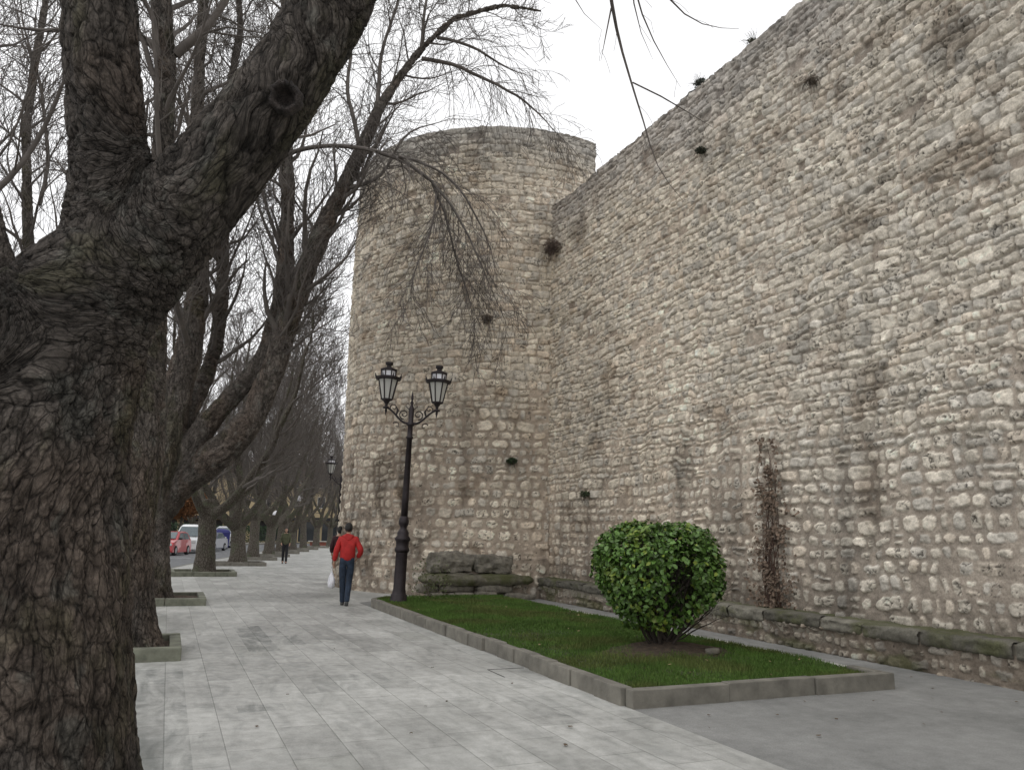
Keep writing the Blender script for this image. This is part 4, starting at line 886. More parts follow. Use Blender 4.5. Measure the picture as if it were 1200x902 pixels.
# ================================================================ rounded bush on the lawn
def bush():
    bx, by = 5.93, 8.82; z0 = float(lawn_h(np.array([bx]), np.array([by]))[0][0])
    t = thing('round_bush', 'clipped round evergreen bush with glossy leaves on the lawn, bare stems showing at its base', 'bush', (bx, by, z0))
    rng = np.random.default_rng(9); T = Tubes(); right = np.array([.925, -.38, 0]); cam = np.array([-.55, -.835, 0])
    def inside(P):
        x, y, z = P.T; rx = np.where(z > 1.0, .93, .93-.42*np.clip((1.0-z)/.75, 0, 1)**1.6); zz = np.where(z > 1.0, (z-1.0)/.74, 0)
        return (np.hypot(x, y)/rx)**2.8+np.abs(zz)**2.5
    for i in range(16):
        a = i*2*math.pi/16+rng.normal(0, .2); r1 = rng.uniform(.28, .62)
        p = np.array([rng.normal(0, .07), rng.normal(0, .07), -.05]); e = np.array([math.cos(a)*r1, math.sin(a)*r1, rng.uniform(.8, 1.4)])
        tt = np.linspace(0, 1, 8)[:, None]; P = p+(e-p)*tt+np.array([math.cos(a), math.sin(a), 0])*.10*np.sin(tt*3.1)+rng.normal(0, .012, (8, 3))
        r = np.linspace(.022, .009, 8)*rng.uniform(.7, 1.3); T.add(P, r, 6); spawn(T, P, r, 1.1, 1, rng, 3, 8, .1, .7, .003, .2, .35)
    for i in range(9):       # bare shoots low on the right
        q = right*rng.uniform(.55, .88)+cam*rng.uniform(-.3, .35); e = q+np.array([0, 0, rng.uniform(.38, .80)])
        p = np.array([rng.normal(.03, .05), rng.normal(0, .05), -.03]); tt = np.linspace(0, 1, 8)[:, None]
        P = p+(e-p)*tt+right*.09*np.sin(tt*3.14)+rng.normal(0, .012, (8, 3)); r = np.linspace(.014, .004, 8); T.add(P, r, 5)
        spawn(T, P, r, .55, 2, rng, 3, 5, .1, .8, .0022, .2, .35)
    m = plain('bush_stems', (.045, .035, .028), .9, var=.3, sc=20)
    link('stem', T.mesh('bush_stems'), m, t)
    # leaves
    N = 50000; P = rng.uniform([-1.08, -1.08, .1], [1.08, 1.08, 1.9], (N, 3)); f = inside(P)
    bump_ = 1+.52*(fbm(np.arctan2(P[:, 1], P[:, 0])*2.2+20, P[:, 2]*3, 5, 3)-.5)+.16*(vn(np.arctan2(P[:, 1], P[:, 0])*7+20, P[:, 2]*8, 9)-.5); f = f/bump_
    keep = (f < 1.0) & (rng.random(N) < np.clip(sstep(.42, .86, f)+.14+.5*((P@cam) < .15), 0, 1))
    sr = P@right; sc_ = P@cam
    bottom = .20+.40*sstep(.0, .75, sr)-.0*sc_+.10*(vn(P[:, 0]*5+9, P[:, 1]*5+9, 3)-.5)
    keep &= (P[:, 2] > bottom)
    hol = np.sqrt(((sr-.12)/.18)**2+((sc_-.70)/.55)**2+((P[:, 2]-.80)/.40)**2); keep &= ~((hol < 1) & (rng.random(N) < .95))
    hol = np.sqrt(((sr-.25)/.22)**2+((sc_-.75)/.5)**2+((P[:, 2]-1.42)/.2)**2); keep &= ~((hol < 1) & (rng.random(N) < .75))
    P = P[keep]; n = len(P); f = f[keep]
    out = P-np.array([0, 0, .9]); out /= np.linalg.norm(out, axis=1, keepdims=True)
    nr = out*.7+rng.normal(0, .55, (n, 3))+np.array([0, 0, .45]); nr /= np.linalg.norm(nr, axis=1, keepdims=True)
    d = np.cross(nr, rng.normal(0, 1, (n, 3)))+out*.5-np.array([0, 0, .25]); d -= nr*(d*nr).sum(1)[:, None]; d /= np.linalg.norm(d, axis=1, keepdims=True); s = np.cross(nr, d)
    L = rng.uniform(.055, .10, n)[:, None]; w = L*rng.uniform(.25, .34, n)[:, None]; fold = .25
    pts = [P-d*L*.5, P-d*L*.18+s*w-nr*0+nr*w*fold, P+d*L*.22+s*w*.85+nr*w*fold, P+d*L*.52-nr*L*.12, P+d*L*.22-s*w*.85+nr*w*fold, P-d*L*.18-s*w+nr*w*fold, P-d*L*.18, P+d*L*.22]
    V = np.stack(pts, 1).reshape(-1, 3); b = np.arange(n)[:, None]*8
    F = np.concatenate([b+np.array([[0, 1, 6, 6]]), b+np.array([[1, 2, 7, 6]]), b+np.array([[2, 3, 7, 7]]), b+np.array([[0, 6, 5, 5]]), b+np.array([[6, 7, 4, 5]]), b+np.array([[7, 3, 4, 4]])])
    tri = np.concatenate([b+np.array([[0, 1, 6]]), b+np.array([[1, 2, 7]]), b+np.array([[1, 7, 6]]), b+np.array([[2, 3, 7]]), b+np.array([[0, 6, 5]]), b+np.array([[6, 7, 4]]), b+np.array([[6, 4, 5]]), b+np.array([[7, 3, 4]])])
    yl = sstep(.56, .70, fbm(P@right*2.6+9, P[:, 2]*2.6+(P@cam)*1.3+9, 12, 3))*.75*(rng.random(n) < .7)+(rng.random(n) < .05)*.7
    c = np.array([.080, .155, .030])*rng.uniform(.5, 1.45, n)[:, None]*(1-yl[:, None])+np.array([.24, .30, .045])*rng.uniform(.7, 1.2, n)[:, None]*yl[:, None]
    col = np.repeat(c, 8, 0)
    me = npmesh('leaves', V, tri, False, col)
    m, nt, bs = newmat('glossy_leaf'); vc = nt.nodes.new('ShaderNodeVertexColor'); vc.layer_name = 'Col'; nt.links.new(vc.outputs[0], bs.inputs['Base Color'])
    bs.inputs['Roughness'].default_value = .42; bs.inputs['Specular IOR Level'].default_value = .4
    link('foliage', me, m, t); t.scale = (.93, .93, .87)
bush()

# ================================================================ street lamps
def lamp_mats():
    M['iron'] = plain('dark_cast_iron', (.022, .016, .018), .5, .3, var=.4, sc=12)
    m, nt, b = newmat('lantern_glass'); b.inputs['Base Color'].default_value = (.66, .66, .62, 1); b.inputs['Roughness'].default_value = .25; b.inputs['Alpha'].default_value = .72; M['lglass'] = m
    M['white_glass'] = plain('opal_glass', (.80, .80, .84), .3, var=.05)
lamp_mats()
def scroll(T, c, a0, turns, r0, r1, dirx, k=6, rad=.014):
    n = 22; P = []
    for i in range(n):
        t = i/(n-1); a = a0+turns*2*math.pi*t; r = r0+(r1-r0)*t
        P.append((c[0]+dirx*r*math.cos(a), 0, c[1]+r*math.sin(a)))
    T.add(P, np.linspace(rad*1.1, rad*.7, n), k)
def make_lamp():
    t = thing('street_lamp', 'x', 'street lamp')
    bm = bmesh.new()
    add_lathe(bm, [(.215, -.1), (.215, .05), (.20, .07), (.20, .17), (.17, .2), (.165, .26), (.15, .30), (.142, 1.10), (.15, 1.13)], 8, ang0=math.pi/8)
    add_lathe(bm, [(.15, 1.12), (.17, 1.16), (.17, 1.2), (.145, 1.25), (.15, 1.36), (.18, 1.40), (.18, 1.44), (.13, 1.5), (.135, 1.56), (.10, 1.62), (.075, 1.66), (.08, 1.70), (.115, 1.76), (.12, 1.82), (.105, 1.90), (.08, 1.94)], 20)
    bmfin(bm, 'base', M['iron'], t, True)
    bm = bmesh.new(); add_lathe(bm, [(.08, 1.93), (.078, 2.4), (.062, 3.74), (.085, 3.75), (.085, 3.79), (.062, 3.81), (.06, 4.04), (.09, 4.06), (.09, 4.10), (.06, 4.13), (.065, 4.45), (.05, 4.5), (.03, 4.55), (.045, 4.6), (.02, 4.66), (.03, 4.70), (.03, 4.76), (.006, 4.88)], 16)
    bmfin(bm, 'pole', M['iron'], t, True)
    for sx in (-1, 1):
        T = Tubes(); P = []
        for i in range(20):
            u = i/19; P.append((sx*(.04+.56*u), 0, 4.12+.0*u+.33*(u*u*(3-2*u))-.07*math.sin(u*math.pi)*(1-u)))
        T.add(P, np.linspace(.028, .022, 20), 8)
        scroll(T, (sx*.17, 4.32), math.pi*1.5, 1.3, .12, .03, sx, rad=.016); scroll(T, (sx*.42, 4.47), -.6, 1.1, .09, .02, sx, rad=.013); scroll(T, (sx*.33, 4.05), .4, .8, .09, .02, sx, rad=.012)
        T.add([(sx*.35, 0, 4.30), (sx*.32, 0, 4.40), (sx*.36, 0, 4.50)], [.02, .03, .004], 6)
        T.add([(sx*.06, 0, 4.45), (sx*.14, 0, 4.52), (sx*.10, 0, 4.60), (sx*.05, 0, 4.55)], [.012, .012, .01, .008], 6)
        arm = link('arm', T.mesh('lamp_arm'), M['iron'], t)
        bm = bmesh.new(); cx = sx*.60
        add_lathe(bm, [(.004, 4.29), (.016, 4.36), (.03, 4.40), (.02, 4.43), (.075, 4.45), (.075, 4.47), (.03, 4.49), (.035, 4.54), (.075, 4.60), (.125, 4.62), (.125, 4.645)], 8, (cx, 0, 0), ang0=math.pi/8)
        add_lathe(bm, [(.215, 5.045), (.275, 5.06), (.28, 5.10), (.20, 5.125), (.165, 5.13)], 8, (cx, 0, 0), ang0=math.pi/8)
        add_lathe(bm, [(.165, 5.235), (.185, 5.24), (.185, 5.275), (.10, 5.31), (.055, 5.33), (.055, 5.37), (.085, 5.38), (.085, 5.43), (.05, 5.44)], 8, (cx, 0, 0), ang0=math.pi/8)
        for i in range(8):
            a = math.pi/8+i*math.pi/4; ca, sa = math.cos(a), math.sin(a)
            # corner bars and crown spikes
            for (ra, za, rb, zb, w) in ((.122, 4.64, .212, 5.06, .011), (.27, 5.08, .30, 5.17, .016), (.163, 5.125, .163, 5.24, .010)):
                p = Vector((cx+ra*ca, ra*sa, za)); q = Vector((cx+rb*ca, rb*sa, zb)); n_ = 4
                tx = Vector((-sa, ca, 0))*w; tr = Vector((ca, sa, 0))*w; e = .25 if w == .016 else 1
                A = [bm.verts.new(p+x) for x in (tx+tr, -tx+tr, -tx-tr, tx-tr)]; B_ = [bm.verts.new(q+x*e) for x in (tx+tr, -tx+tr, -tx-tr, tx-tr)]
                for j in range(4): bm.faces.new((A[j], A[(j+1) % 4], B_[(j+1) % 4], B_[j]))
                bm.faces.new(B_)
        lt = bmfin(bm, 'lantern', M['iron'], t)
        lt.scale = (1.13,)*3; lt.location = (-.13*cx, 0, -.13*4.5)
        bm = bmesh.new(); add_lathe(bm, [(.116, 4.645), (.206, 5.05)], 8, (cx, 0, 0), False, math.pi/8); bmfin(bm, 'glass', M['lglass'], lt)
        bm = bmesh.new(); add_lathe(bm, [(.155, 5.13), (.155, 5.235)], 8, (cx, 0, 0), False, math.pi/8); bmfin(bm, 'top_glass', M['white_glass'], lt)
        bm = bmesh.new(); add_lathe(bm, [(.03, 4.9), (.06, 4.96), (.05, 5.04)], 10, (cx, 0, 0)); bmfin(bm, 'bulb', M['white_glass'], lt, True)
    return t
lamp = make_lamp(); lamp.scale = (.935,)*3; lamp.location = (4.63, 16.68, .10); lamp.rotation_euler = (R(-.3), R(1.3), R(-15.5))
tag(lamp, 'ornate dark iron lamp post with two lanterns on the lawn corner before the tower')
l2 = copy_tree(lamp); l2.location = (7.60, 38.8, 0); l2.rotation_euler = (0, 0, R(10)); tag(l2, 'distant two lantern lamp post half hidden behind the left edge of the tower')
lamp['group'] = l2['group'] = 'twin lantern street lamps'
def globe_lamp(x, y, label, h=3.6):
    t = thing('globe_lamp', label, 'street lamp', (x, y, 0), 0, 'small globe lamps among the trunks')
    bm = bmesh.new(); add_lathe(bm, [(.11, 0), (.10, .4), (.05, .5), (.045, h-.3), (.09, h-.26), (.06, h-.22)], 10); bmfin(bm, 'pole', M['iron'], t, True)
    bm = bmesh.new(); bmesh.ops.create_uvsphere(bm, u_segments=16, v_segments=10, radius=.25, matrix=Matrix.Translation((0, 0, h))); bmfin(bm, 'globe', M['white_glass'], t, True)
globe_lamp(6.5, 54.3, 'low globe lamp with a white ball between the sixth and seventh trunks', 2.6)
globe_lamp(9.7, 66.8, 'taller globe lamp with a white ball deeper among the far trunks', 4.2)

# ================================================================ people
def skinmesh(verts, edges, radii, sub=2):
    me = bpy.data.meshes.new('sk'); me.from_pydata(verts, edges, []); me.update()
    o = bpy.data.objects.new('sk', me); C.objects.link(o)
    o.modifiers.new('s', 'SKIN'); 
    for v, r in zip(me.skin_vertices[0].data, radii): v.radius = (r, r) if not isinstance(r, tuple) else r
    me.skin_vertices[0].data[0].use_root = True
    m = o.modifiers.new('u', 'SUBSURF'); m.levels = m.render_levels = sub
    dg = bpy.context.evaluated_depsgraph_get(); dg.update(); res = bpy.data.meshes.new_from_object(o.evaluated_get(dg))
    bpy.data.objects.remove(o); return res
def chain(names, J): return
def person(name_label, loc, rz, J, mats, hair_len=.0, coat_len=.0, bag=None, hood=False, head_tilt=0.):
    t = thing('person', name_label, 'person', loc, rz)
    def sk(keys, edges, rad, sub=2):
        idx = {k: i for i, k in enumerate(keys)}
        return skinmesh([J[k] for k in keys], [(idx[a], idx[b]) for a, b in edges], [rad[k] for k in keys], sub)
    kb = ['pelvis', 'spine', 'chest', 'neck', 'headb', 'shL', 'elL', 'wrL', 'shR', 'elR', 'wrR', 'hipL', 'knL', 'anL', 'toL', 'hipR', 'knR', 'anR', 'toR']
    eb = [('pelvis', 'spine'), ('spine', 'chest'), ('chest', 'neck'), ('neck', 'headb'), ('chest', 'shL'), ('shL', 'elL'), ('elL', 'wrL'), ('chest', 'shR'), ('shR', 'elR'), ('elR', 'wrR'),
          ('pelvis', 'hipL'), ('hipL', 'knL'), ('knL', 'anL'), ('anL', 'toL'), ('pelvis', 'hipR'), ('hipR', 'knR'), ('knR', 'anR'), ('anR', 'toR')]
    rb = dict(pelvis=(.13, .1), spine=(.115, .09), chest=(.14, .10), neck=.052, headb=.05, shL=.055, elL=.04, wrL=.026, shR=.055, elR=.04, wrR=.026, hipL=.075, knL=.05, anL=.035, toL=.035, hipR=.075, knR=.05, anR=.035, toR=.035)
    body = sk(kb, eb, rb)
    bm = bmesh.new(); bm.from_mesh(body)
    # head with face
    hc = Vector(J['head']); rot = Matrix.Rotation(head_tilt, 4, 'X')
    r = bmesh.ops.create_uvsphere(bm, u_segments=20, v_segments=14, radius=1)
    for v in r['verts']:
        x, y, z = v.co; w = .076*(1-.22*max(0, -z)); yy = y*.097*(1-.12*max(0, -z)); zz = z*.118
        if y > .5 and abs(x) < .28 and -.35 < z < .15: yy += .016*(1-abs(x)/.28)
        if y > .6 and abs(z-.12) < .18 and .2 < abs(x) < .55: yy -= .008
        if y > .5 and z < -.6: yy += .012
        v.co = hc+(rot @ Vector((x*w, yy, zz)))
    for s in (-1, 1):
        bmesh.ops.create_uvsphere(bm, u_segments=8, v_segments=6, radius=1, matrix=Matrix.Translation(hc) @ rot @ Matrix.Translation((s*.078, -.005, -.005)) @ Matrix.Diagonal((.01, .018, .032, 1)))
    # hands: palm and five fingers
    for sd, sg in (('L', -1), ('R', 1)):
        w = Vector(J['wr'+sd]); d = (w-Vector(J['el'+sd])).normalized(); side = Vector((0, 1, 0)); side = (side-d*side.dot(d)).normalized(); pn = d.cross(side)*sg
        curl = .9 if (bag and sd == 'L') else .45
        me = skinmesh([w-d*.01, w+d*.045, w+d*.085], [(0, 1), (1, 2)], [(.026, .02), (.036, .016), (.034, .015)], 1); bm.from_mesh(me)
        for i in range(5):
            if i < 4:
                b0 = w+d*.08+side*(.03-.02*i); ln = (.072, .08, .075, .058)[i]; dd = d.copy()
            else: b0 = w+d*.03+side*.03; ln = .06; dd = (d+side*.9).normalized()
            pts = [b0-dd*.02]; 
            for k in range(3):
                pts.append(pts[-1]+dd*(ln/3+(.007 if k == 0 else 0))); dd = (dd*math.cos(curl)-pn*math.sin(curl)).normalized()
            me = skinmesh([tuple(p) for p in pts], [(0, 1), (1, 2), (2, 3)], [.0095, .009, .0085, .007], 1); bm.from_mesh(me)
    bmfin(bm, 'body', mats['skin'], t, True)
    # eyes
    for s in (-1, 1):
        bm = bmesh.new(); bmesh.ops.create_uvsphere(bm, u_segments=8, v_segments=6, radius=.011, matrix=Matrix.Translation(hc) @ rot @ Matrix.Translation((s*.03, .083, .012)))
        bmfin(bm, 'eye', M.setdefault('eye', plain('eye', (.03, .025, .02), .2)), t, True)
    # jacket
    kj = ['pel2', 'spine', 'chest', 'neck0', 'shL', 'elL', 'cuL', 'shR', 'elR', 'cuR']
    J['pel2'] = (J['pelvis'][0], J['pelvis'][1], J['pelvis'][2]-coat_len); J['neck0'] = tuple(Vector(J['chest']).lerp(Vector(J['neck']), .75))
    J['cuL'] = tuple(Vector(J['elL']).lerp(Vector(J['wrL']), .9)); J['cuR'] = tuple(Vector(J['elR']).lerp(Vector(J['wrR']), .9))
    ej = [('pel2', 'spine'), ('spine', 'chest'), ('chest', 'neck0'), ('chest', 'shL'), ('shL', 'elL'), ('elL', 'cuL'), ('chest', 'shR'), ('shR', 'elR'), ('elR', 'cuR')]
    rj = dict(pel2=(.185, .14), spine=(.18, .14), chest=(.18, .135), neck0=(.085, .075), shL=.085, elL=.066, cuL=.05, shR=.085, elR=.066, cuR=.05)
    me = sk(kj, ej, rj); n = len(me.vertices); co = np.empty(n*3, np.float32); me.vertices.foreach_get('co', co); co = co.reshape(-1, 3); nr = np.empty(n*3, np.float32); me.vertices.foreach_get('normal', nr); nr = nr.reshape(-1, 3)
    co = co+nr*(.016*(fbm(co[:, 0]*9+co[:, 1]*7+9, co[:, 2]*17, 3, 3)-.5))[:, None]; me.vertices.foreach_set('co', co.ravel()); me.update()
    for p in me.polygons: p.use_smooth = True
    link('jacket', me, mats['jacket'], t)
    if hood:
        c = Vector(J['neck'])+Vector((0, -.055, -.035))
        bm = bmesh.new(); r = bmesh.ops.create_uvsphere(bm, u_segments=20, v_segments=12, radius=1)
        for v in r['verts']:
            x, y, z = v.co; k = 1+.10*math.sin(x*5+z*3); v.co = c+Vector((x*.135*k, y*.075-.04*max(0, -z)*(1-abs(x)), z*.062*k+(-.05 if abs(x) < .4 else 0)*max(0, -y)))
        bmfin(bm, 'hood', mats['jacket'], t, True)
    kt = ['waist', 'pelvis', 'hipL', 'knL', 'anL', 'hipR', 'knR', 'anR']; J['waist'] = (J['pelvis'][0], J['pelvis'][1], J['pelvis'][2]+.2)
    et = [('waist', 'pelvis'), ('pelvis', 'hipL'), ('hipL', 'knL'), ('knL', 'anL'), ('pelvis', 'hipR'), ('hipR', 'knR'), ('knR', 'anR')]
    rt = dict(waist=(.14, .11), pelvis=(.15, .12), hipL=.10, knL=.073, anL=.062, hipR=.10, knR=.073, anR=.062)
    for s_ in 'LR': J['cf'+s_] = (J['an'+s_][0], J['an'+s_][1], J['an'+s_][2]-.045); kt.append('cf'+s_); et.append(('an'+s_, 'cf'+s_)); rt['cf'+s_] = .064
    me = sk(kt, et, rt)
    for p in me.polygons: p.use_smooth = True
    link('trousers', me, mats['trousers'], t)
    for sd in 'LR':
        a, b_ = Vector(J['an'+sd]), Vector(J['to'+sd]); f = b_-a; f.z = min(f.z, 0); f.normalize()
        me = skinmesh([tuple(a-f*.045+Vector((0, 0, -.045))), tuple(a+f*.04+Vector((0, 0, -.035))), tuple(a+f*.13+Vector((0, 0, -.05))), tuple(a+f*.19+Vector((0, 0, -.055)))], [(0, 1), (1, 2), (2, 3)], [.04, .05, .045, .03], 2)
        for p in me.polygons: p.use_smooth = True
        link('shoe', me, mats['shoe'], t)
    # hair
    bm = bmesh.new(); r = bmesh.ops.create_uvsphere(bm, u_segments=22, v_segments=16, radius=1)
    for v in r['verts']:
        x, y, z = v.co; k = 1+.05*math.sin(x*17+z*11)+.04*math.sin(y*19); low = max(0, -z)
        zz = z*.128 if z > 0 else z*(.10+hair_len); yy = y*.104-.012
        if y > .25 and z < .35: yy = min(yy, .045)-.03*low; 
        v.co = hc+(rot @ Vector((x*.086*k*(1-.1*low), yy*k, zz*k+.006)))
    bmfin(bm, 'hair', mats['hair'], t, True)
    return t
SK = plain('skin', (.45, .27, .19), .55, var=.08)
MR = dict(skin=SK, jacket=plain('red_jacket', (.42, .016, .015), .75, var=.18, sc=9, bmp=.01), trousers=plain('dark_blue_jeans', (.022, .035, .06), .9, var=.4, sc=14, bmp=.008), shoe=plain('grey_shoe', (.10, .10, .10), .7), hair=plain('black_hair', (.012, .01, .009), .6, var=.4, sc=40, bmp=.01))
J1 = dict(pelvis=(0, 0, .94), spine=(0, .0, 1.14), chest=(0, .02, 1.33), neck=(0, .05, 1.49), headb=(0, .08, 1.56), head=(.0, .095, 1.62),
    shL=(-.165, .02, 1.39), elL=(-.245, -.02, 1.12), wrL=(-.27, .06, .90), shR=(.165, .02, 1.39), elR=(.29, -.07, 1.15), wrR=(.215, .06, .99),
    hipL=(-.085, 0, .90), knL=(-.07, .09, .50), anL=(-.045, .12, .10), toL=(-.045, .27, .05), hipR=(.085, 0, .90), knR=(.065, .03, .50), anR=(.035, -.13, .13), toR=(.035, 0, .04))
person('man in a bright red jacket and dark jeans walking away with a white bag', (3.62, 17.3, 0), R(-9), J1, MR, coat_len=.07, hood=True, bag=True, head_tilt=-.25)
def bag():
    bm = bmesh.new(); r = bmesh.ops.create_uvsphere(bm, u_segments=20, v_segments=14, radius=1)
    rnd = random.Random(2)
    for v in r['verts']:
        x, y, z = v.co; w = .5+.5*(1-z)/2*1.1; k = 1+.08*math.sin(x*9+z*5)+.06*math.sin(y*12+z*9)
        v.co = Vector((x*.085*w*k, y*.15*w*k, z*.17*(1+.05*math.sin(x*7))))
    m = plain('white_plastic', (.72, .72, .76), .4, var=.12, sc=6, bmp=.02)
    rz = R(-9); lx, ly = -.275, .085; x = 3.62+lx*math.cos(rz)-ly*math.sin(rz); y = 17.3+lx*math.sin(rz)+ly*math.cos(rz)
    t = thing('carrier_bag', 'small white plastic bag hanging from the hand of the man in red', 'bag', (x-.03, y, .52), rz+.3)
    bmfin(bm, 'sack', m, t, True)
    T = Tubes()
    for s in (-1, 1): T.add([(0, s*.05, .14), (s*.012, s*.03, .22), (0, 0, .305)], [.014, .009, .006], 6)
    link('handle', T.mesh('bag_handle'), m, t)
bag()
MG = dict(skin=SK, jacket=plain('olive_green_coat', (.085, .09, .05), .85, var=.25, sc=9, bmp=.01), trousers=plain('black_trousers', (.014, .014, .017), .85), shoe=plain('black_shoe', (.02, .02, .02), .5), hair=plain('brown_hair', (.03, .018, .012), .6, var=.3, sc=30))
J2 = dict(pelvis=(0, 0, .92), spine=(0, 0, 1.12), chest=(0, .01, 1.3), neck=(0, .02, 1.46), headb=(0, .03, 1.53), head=(0, .045, 1.585), shL=(-.155, 0, 1.36), elL=(-.215, -.06, 1.1), wrL=(-.2, .08, .93), shR=(.155, 0, 1.36), elR=(.215, -.04, 1.1), wrR=(.19, .11, .95),
    hipL=(-.08, 0, .88), knL=(-.08, .1, .49), anL=(-.075, .14, .09), toL=(-.08, .29, .05), hipR=(.08, 0, .88), knR=(.08, .02, .49), anR=(.075, -.14, .12), toR=(.08, 0, .04))
person('pedestrian in an olive green coat and black trousers walking towards the camera', (5.29, 39.8, 0), R(172), J2, MG, hair_len=.08, coat_len=.10)
MD = dict(skin=SK, jacket=plain('maroon_jacket', (.035, .009, .012), .85), trousers=plain('beige_trousers', (.30, .25, .20), .85, var=.15), shoe=plain('brown_shoe', (.07, .045, .035), .6), hair=MR['hair'])
J3 = {k: (v[0], v[1], v[2]) for k, v in J2.items()}
J3.update(knL=(-.075, .16, .51), anL=(-.07, .24, .10), toL=(-.07, .38, .07), knR=(.07, .02, .47), anR=(.06, -.27, .17), toR=(.06, -.15, .05))
person('walker in a dark maroon jacket and beige trousers, mostly hidden beyond the man in red', (4.62, 23.3, 0), R(-12), J3, MD, coat_len=.04)

# ================================================================ cars and street things far along the road
def make_car(label, loc, rz, prof, W, col, wheels, wr, glass_spans, cat, van=False):
    t = thing('parked_car' if not van else 'parked_van', label, cat, loc, rz, 'vehicles parked along the road')
    paint = plain(label.split()[0]+'_car_paint', col, .3, var=.04); paint.node_tree.nodes['Principled BSDF'].inputs['Coat Weight'].default_value = .6
    glass = M.get('cglass') or plain('car_glass', (.10, .13, .14), .12); M['cglass'] = glass
    # body: side outline lofted across the width with tumblehome and rounded sides
    bm = bmesh.new(); secs = [(-1, .0), (-.97, .03), (-.80, .06), (0, .075), (.80, .06), (.97, .03), (1, .0)]; rings = []
    cx = sum(p[0] for p in prof)/len(prof)
    for s, g in secs:
        ring = []
        for x, z in prof:
            tum = 1-.20*max(0, z-.85)/(1.0 if van else .6)
            xx = cx+(x-cx)*(1-(.06-g)*.45); zz = z-(.05-g)*.5*(z > .5)
            ring.append(bm.verts.new((xx, s*W/2*tum, zz)))
        rings.append(ring)
    n = len(prof)
    for a, b in zip(rings, rings[1:]):
        for i in range(n): bm.faces.new((a[i], a[(i+1) % n], b[(i+1) % n], b[i]))
    bm.faces.new(rings[0]); bm.faces.new(rings[-1][::-1])
    bmfin(bm, 'body', paint, t)
    def panel(pts, name, m, th=.012):
        bm = bmesh.new(); f = bm.faces.new([bm.verts.new(p) for p in pts]); r = bmesh.ops.extrude_face_region(bm, geom=[f]); nrm = f.normal.copy(); f.normal_update(); nn = f.normal*th
        for v in r['geom']:
            if isinstance(v, bmesh.types.BMVert): v.co += nn
        return bmfin(bm, name, m, t)
    for s in (-1, 1):
        for (pts) in glass_spans:
            q = []
            for x, z in pts:
                tum = 1-.20*max(0, z-.85)/(1.0 if van else .6); q.append((x, s*(W/2*tum+.004), z))
            panel(q if s < 0 else q[::-1], 'side_window', glass)
    # windscreen and rear window straddle the slanted parts of the outline
    def slant(p0, p1, name):
        (x0, z0), (x1, z1) = p0, p1; t0 = 1-.20*max(0, z0-.85)/(1.0 if van else .6); t1 = 1-.20*max(0, z1-.85)/(1.0 if van else .6); nx, nz = (z1-z0), -(x1-x0); L_ = math.hypot(nx, nz); nx, nz = nx/L_*.045, nz/L_*.045
        if nz < 0 : nx, nz = -nx, -nz
        pts = [(x0+nx, -W/2*t0*.84, z0+nz), (x0+nx, W/2*t0*.84, z0+nz), (x1+nx, W/2*t1*.84, z1+nz), (x1+nx, -W/2*t1*.84, z1+nz)]
        panel(pts, name, glass, .01)
    return t, slant, panel, paint
def wheel(t, x, y, r):
    bm = bmesh.new(); add_lathe(bm, [(r*.62, -.1), (r*.93, -.1), (r, -.06), (r, .06), (r*.93, .1), (r*.62, .1)], 20)
    bmesh.ops.rotate(bm, verts=bm.verts, matrix=Matrix.Rotation(R(90), 3, 'X')); bmesh.ops.translate(bm, verts=bm.verts, vec=(x, y, r))
    w = bmfin(bm, 'wheel', M['tyre'], t, True)
    bm = bmesh.new(); add_lathe(bm, [(r*.6, -.104), (r*.5, -.09), (.05, -.105)], 12); add_lathe(bm, [(r*.6, .104), (r*.5, .09), (.05, .105)], 12)
    bmesh.ops.rotate(bm, verts=bm.verts, matrix=Matrix.Rotation(R(90), 3, 'X')); bmesh.ops.translate(bm, verts=bm.verts, vec=(x, y, r)); bmfin(bm, 'rim', M['rim'], w)
M['tyre'] = plain('tyre_rubber', (.02, .02, .02), .9); M['rim'] = plain('alloy_rim', (.35, .35, .36), .35, .6); M['lens'] = plain('headlight_lens', (.6, .62, .62), .15); M['plate'] = plain('blank_number_plate', (.6, .6, .58), .5); M['blackp'] = plain('black_trim', (.02, .02, .022), .6)
def fronts(t, x, W, zl=.68, h=.15):
    for s in (-1, 1):
        bm = bmesh.new(); add_box(bm, x-.10, x+.015, s*W*.36-.17, s*W*.36+.17, zl-h/2, zl+h/2, .03); bmfin(bm, 'headlight', M['lens'], t)
    bm = bmesh.new(); add_box(bm, x-.05, x+.035, -.26, .26, .38, .49, .004); bmfin(bm, 'number_plate', M['plate'], t)
    bm = bmesh.new(); add_box(bm, x-.05, x+.022, -W*.3, W*.3, .25, .34, .01); bmfin(bm, 'grille', M['blackp'], t)
Z_ = -.13
t, slant, panel, pt = make_car('red small hatchback parked facing the camera on the road beyond the trunks', (.15, 56.2, Z_), R(-108),
    [(-1.9, .25), (-1.95, .55), (-1.85, .95), (-1.45, 1.42), (-.9, 1.5), (.2, 1.46), (.95, 1.0), (1.75, .82), (1.95, .6), (1.97, .28), (1.9, .2), (-1.85, .18)], 1.7, (.42, .010, .018), (-1.2, 1.25), .31,
    [[(-1.5, 1.0), (-.5, 1.0), (-.5, 1.40), (-1.25, 1.38)], [(-.42, 1.0), (.72, .99), (.15, 1.38), (-.42, 1.41)]], 'car')
slant((.97, 1.02), (.26, 1.42), 'windscreen'); slant((-1.83, 1.0), (-1.5, 1.36), 'rear_window'); fronts(t, 1.96, 1.7)
for x in (-1.25, 1.25):
    for y in (-.77, .77): wheel(t, x, y, .31)
for s in (-1, 1):
    bm = bmesh.new(); add_box(bm, .55, .68, s*.9-.09, s*.9+.09, .98, 1.1, .03); bmfin(bm, 'wing_mirror', M['blackp'], t)
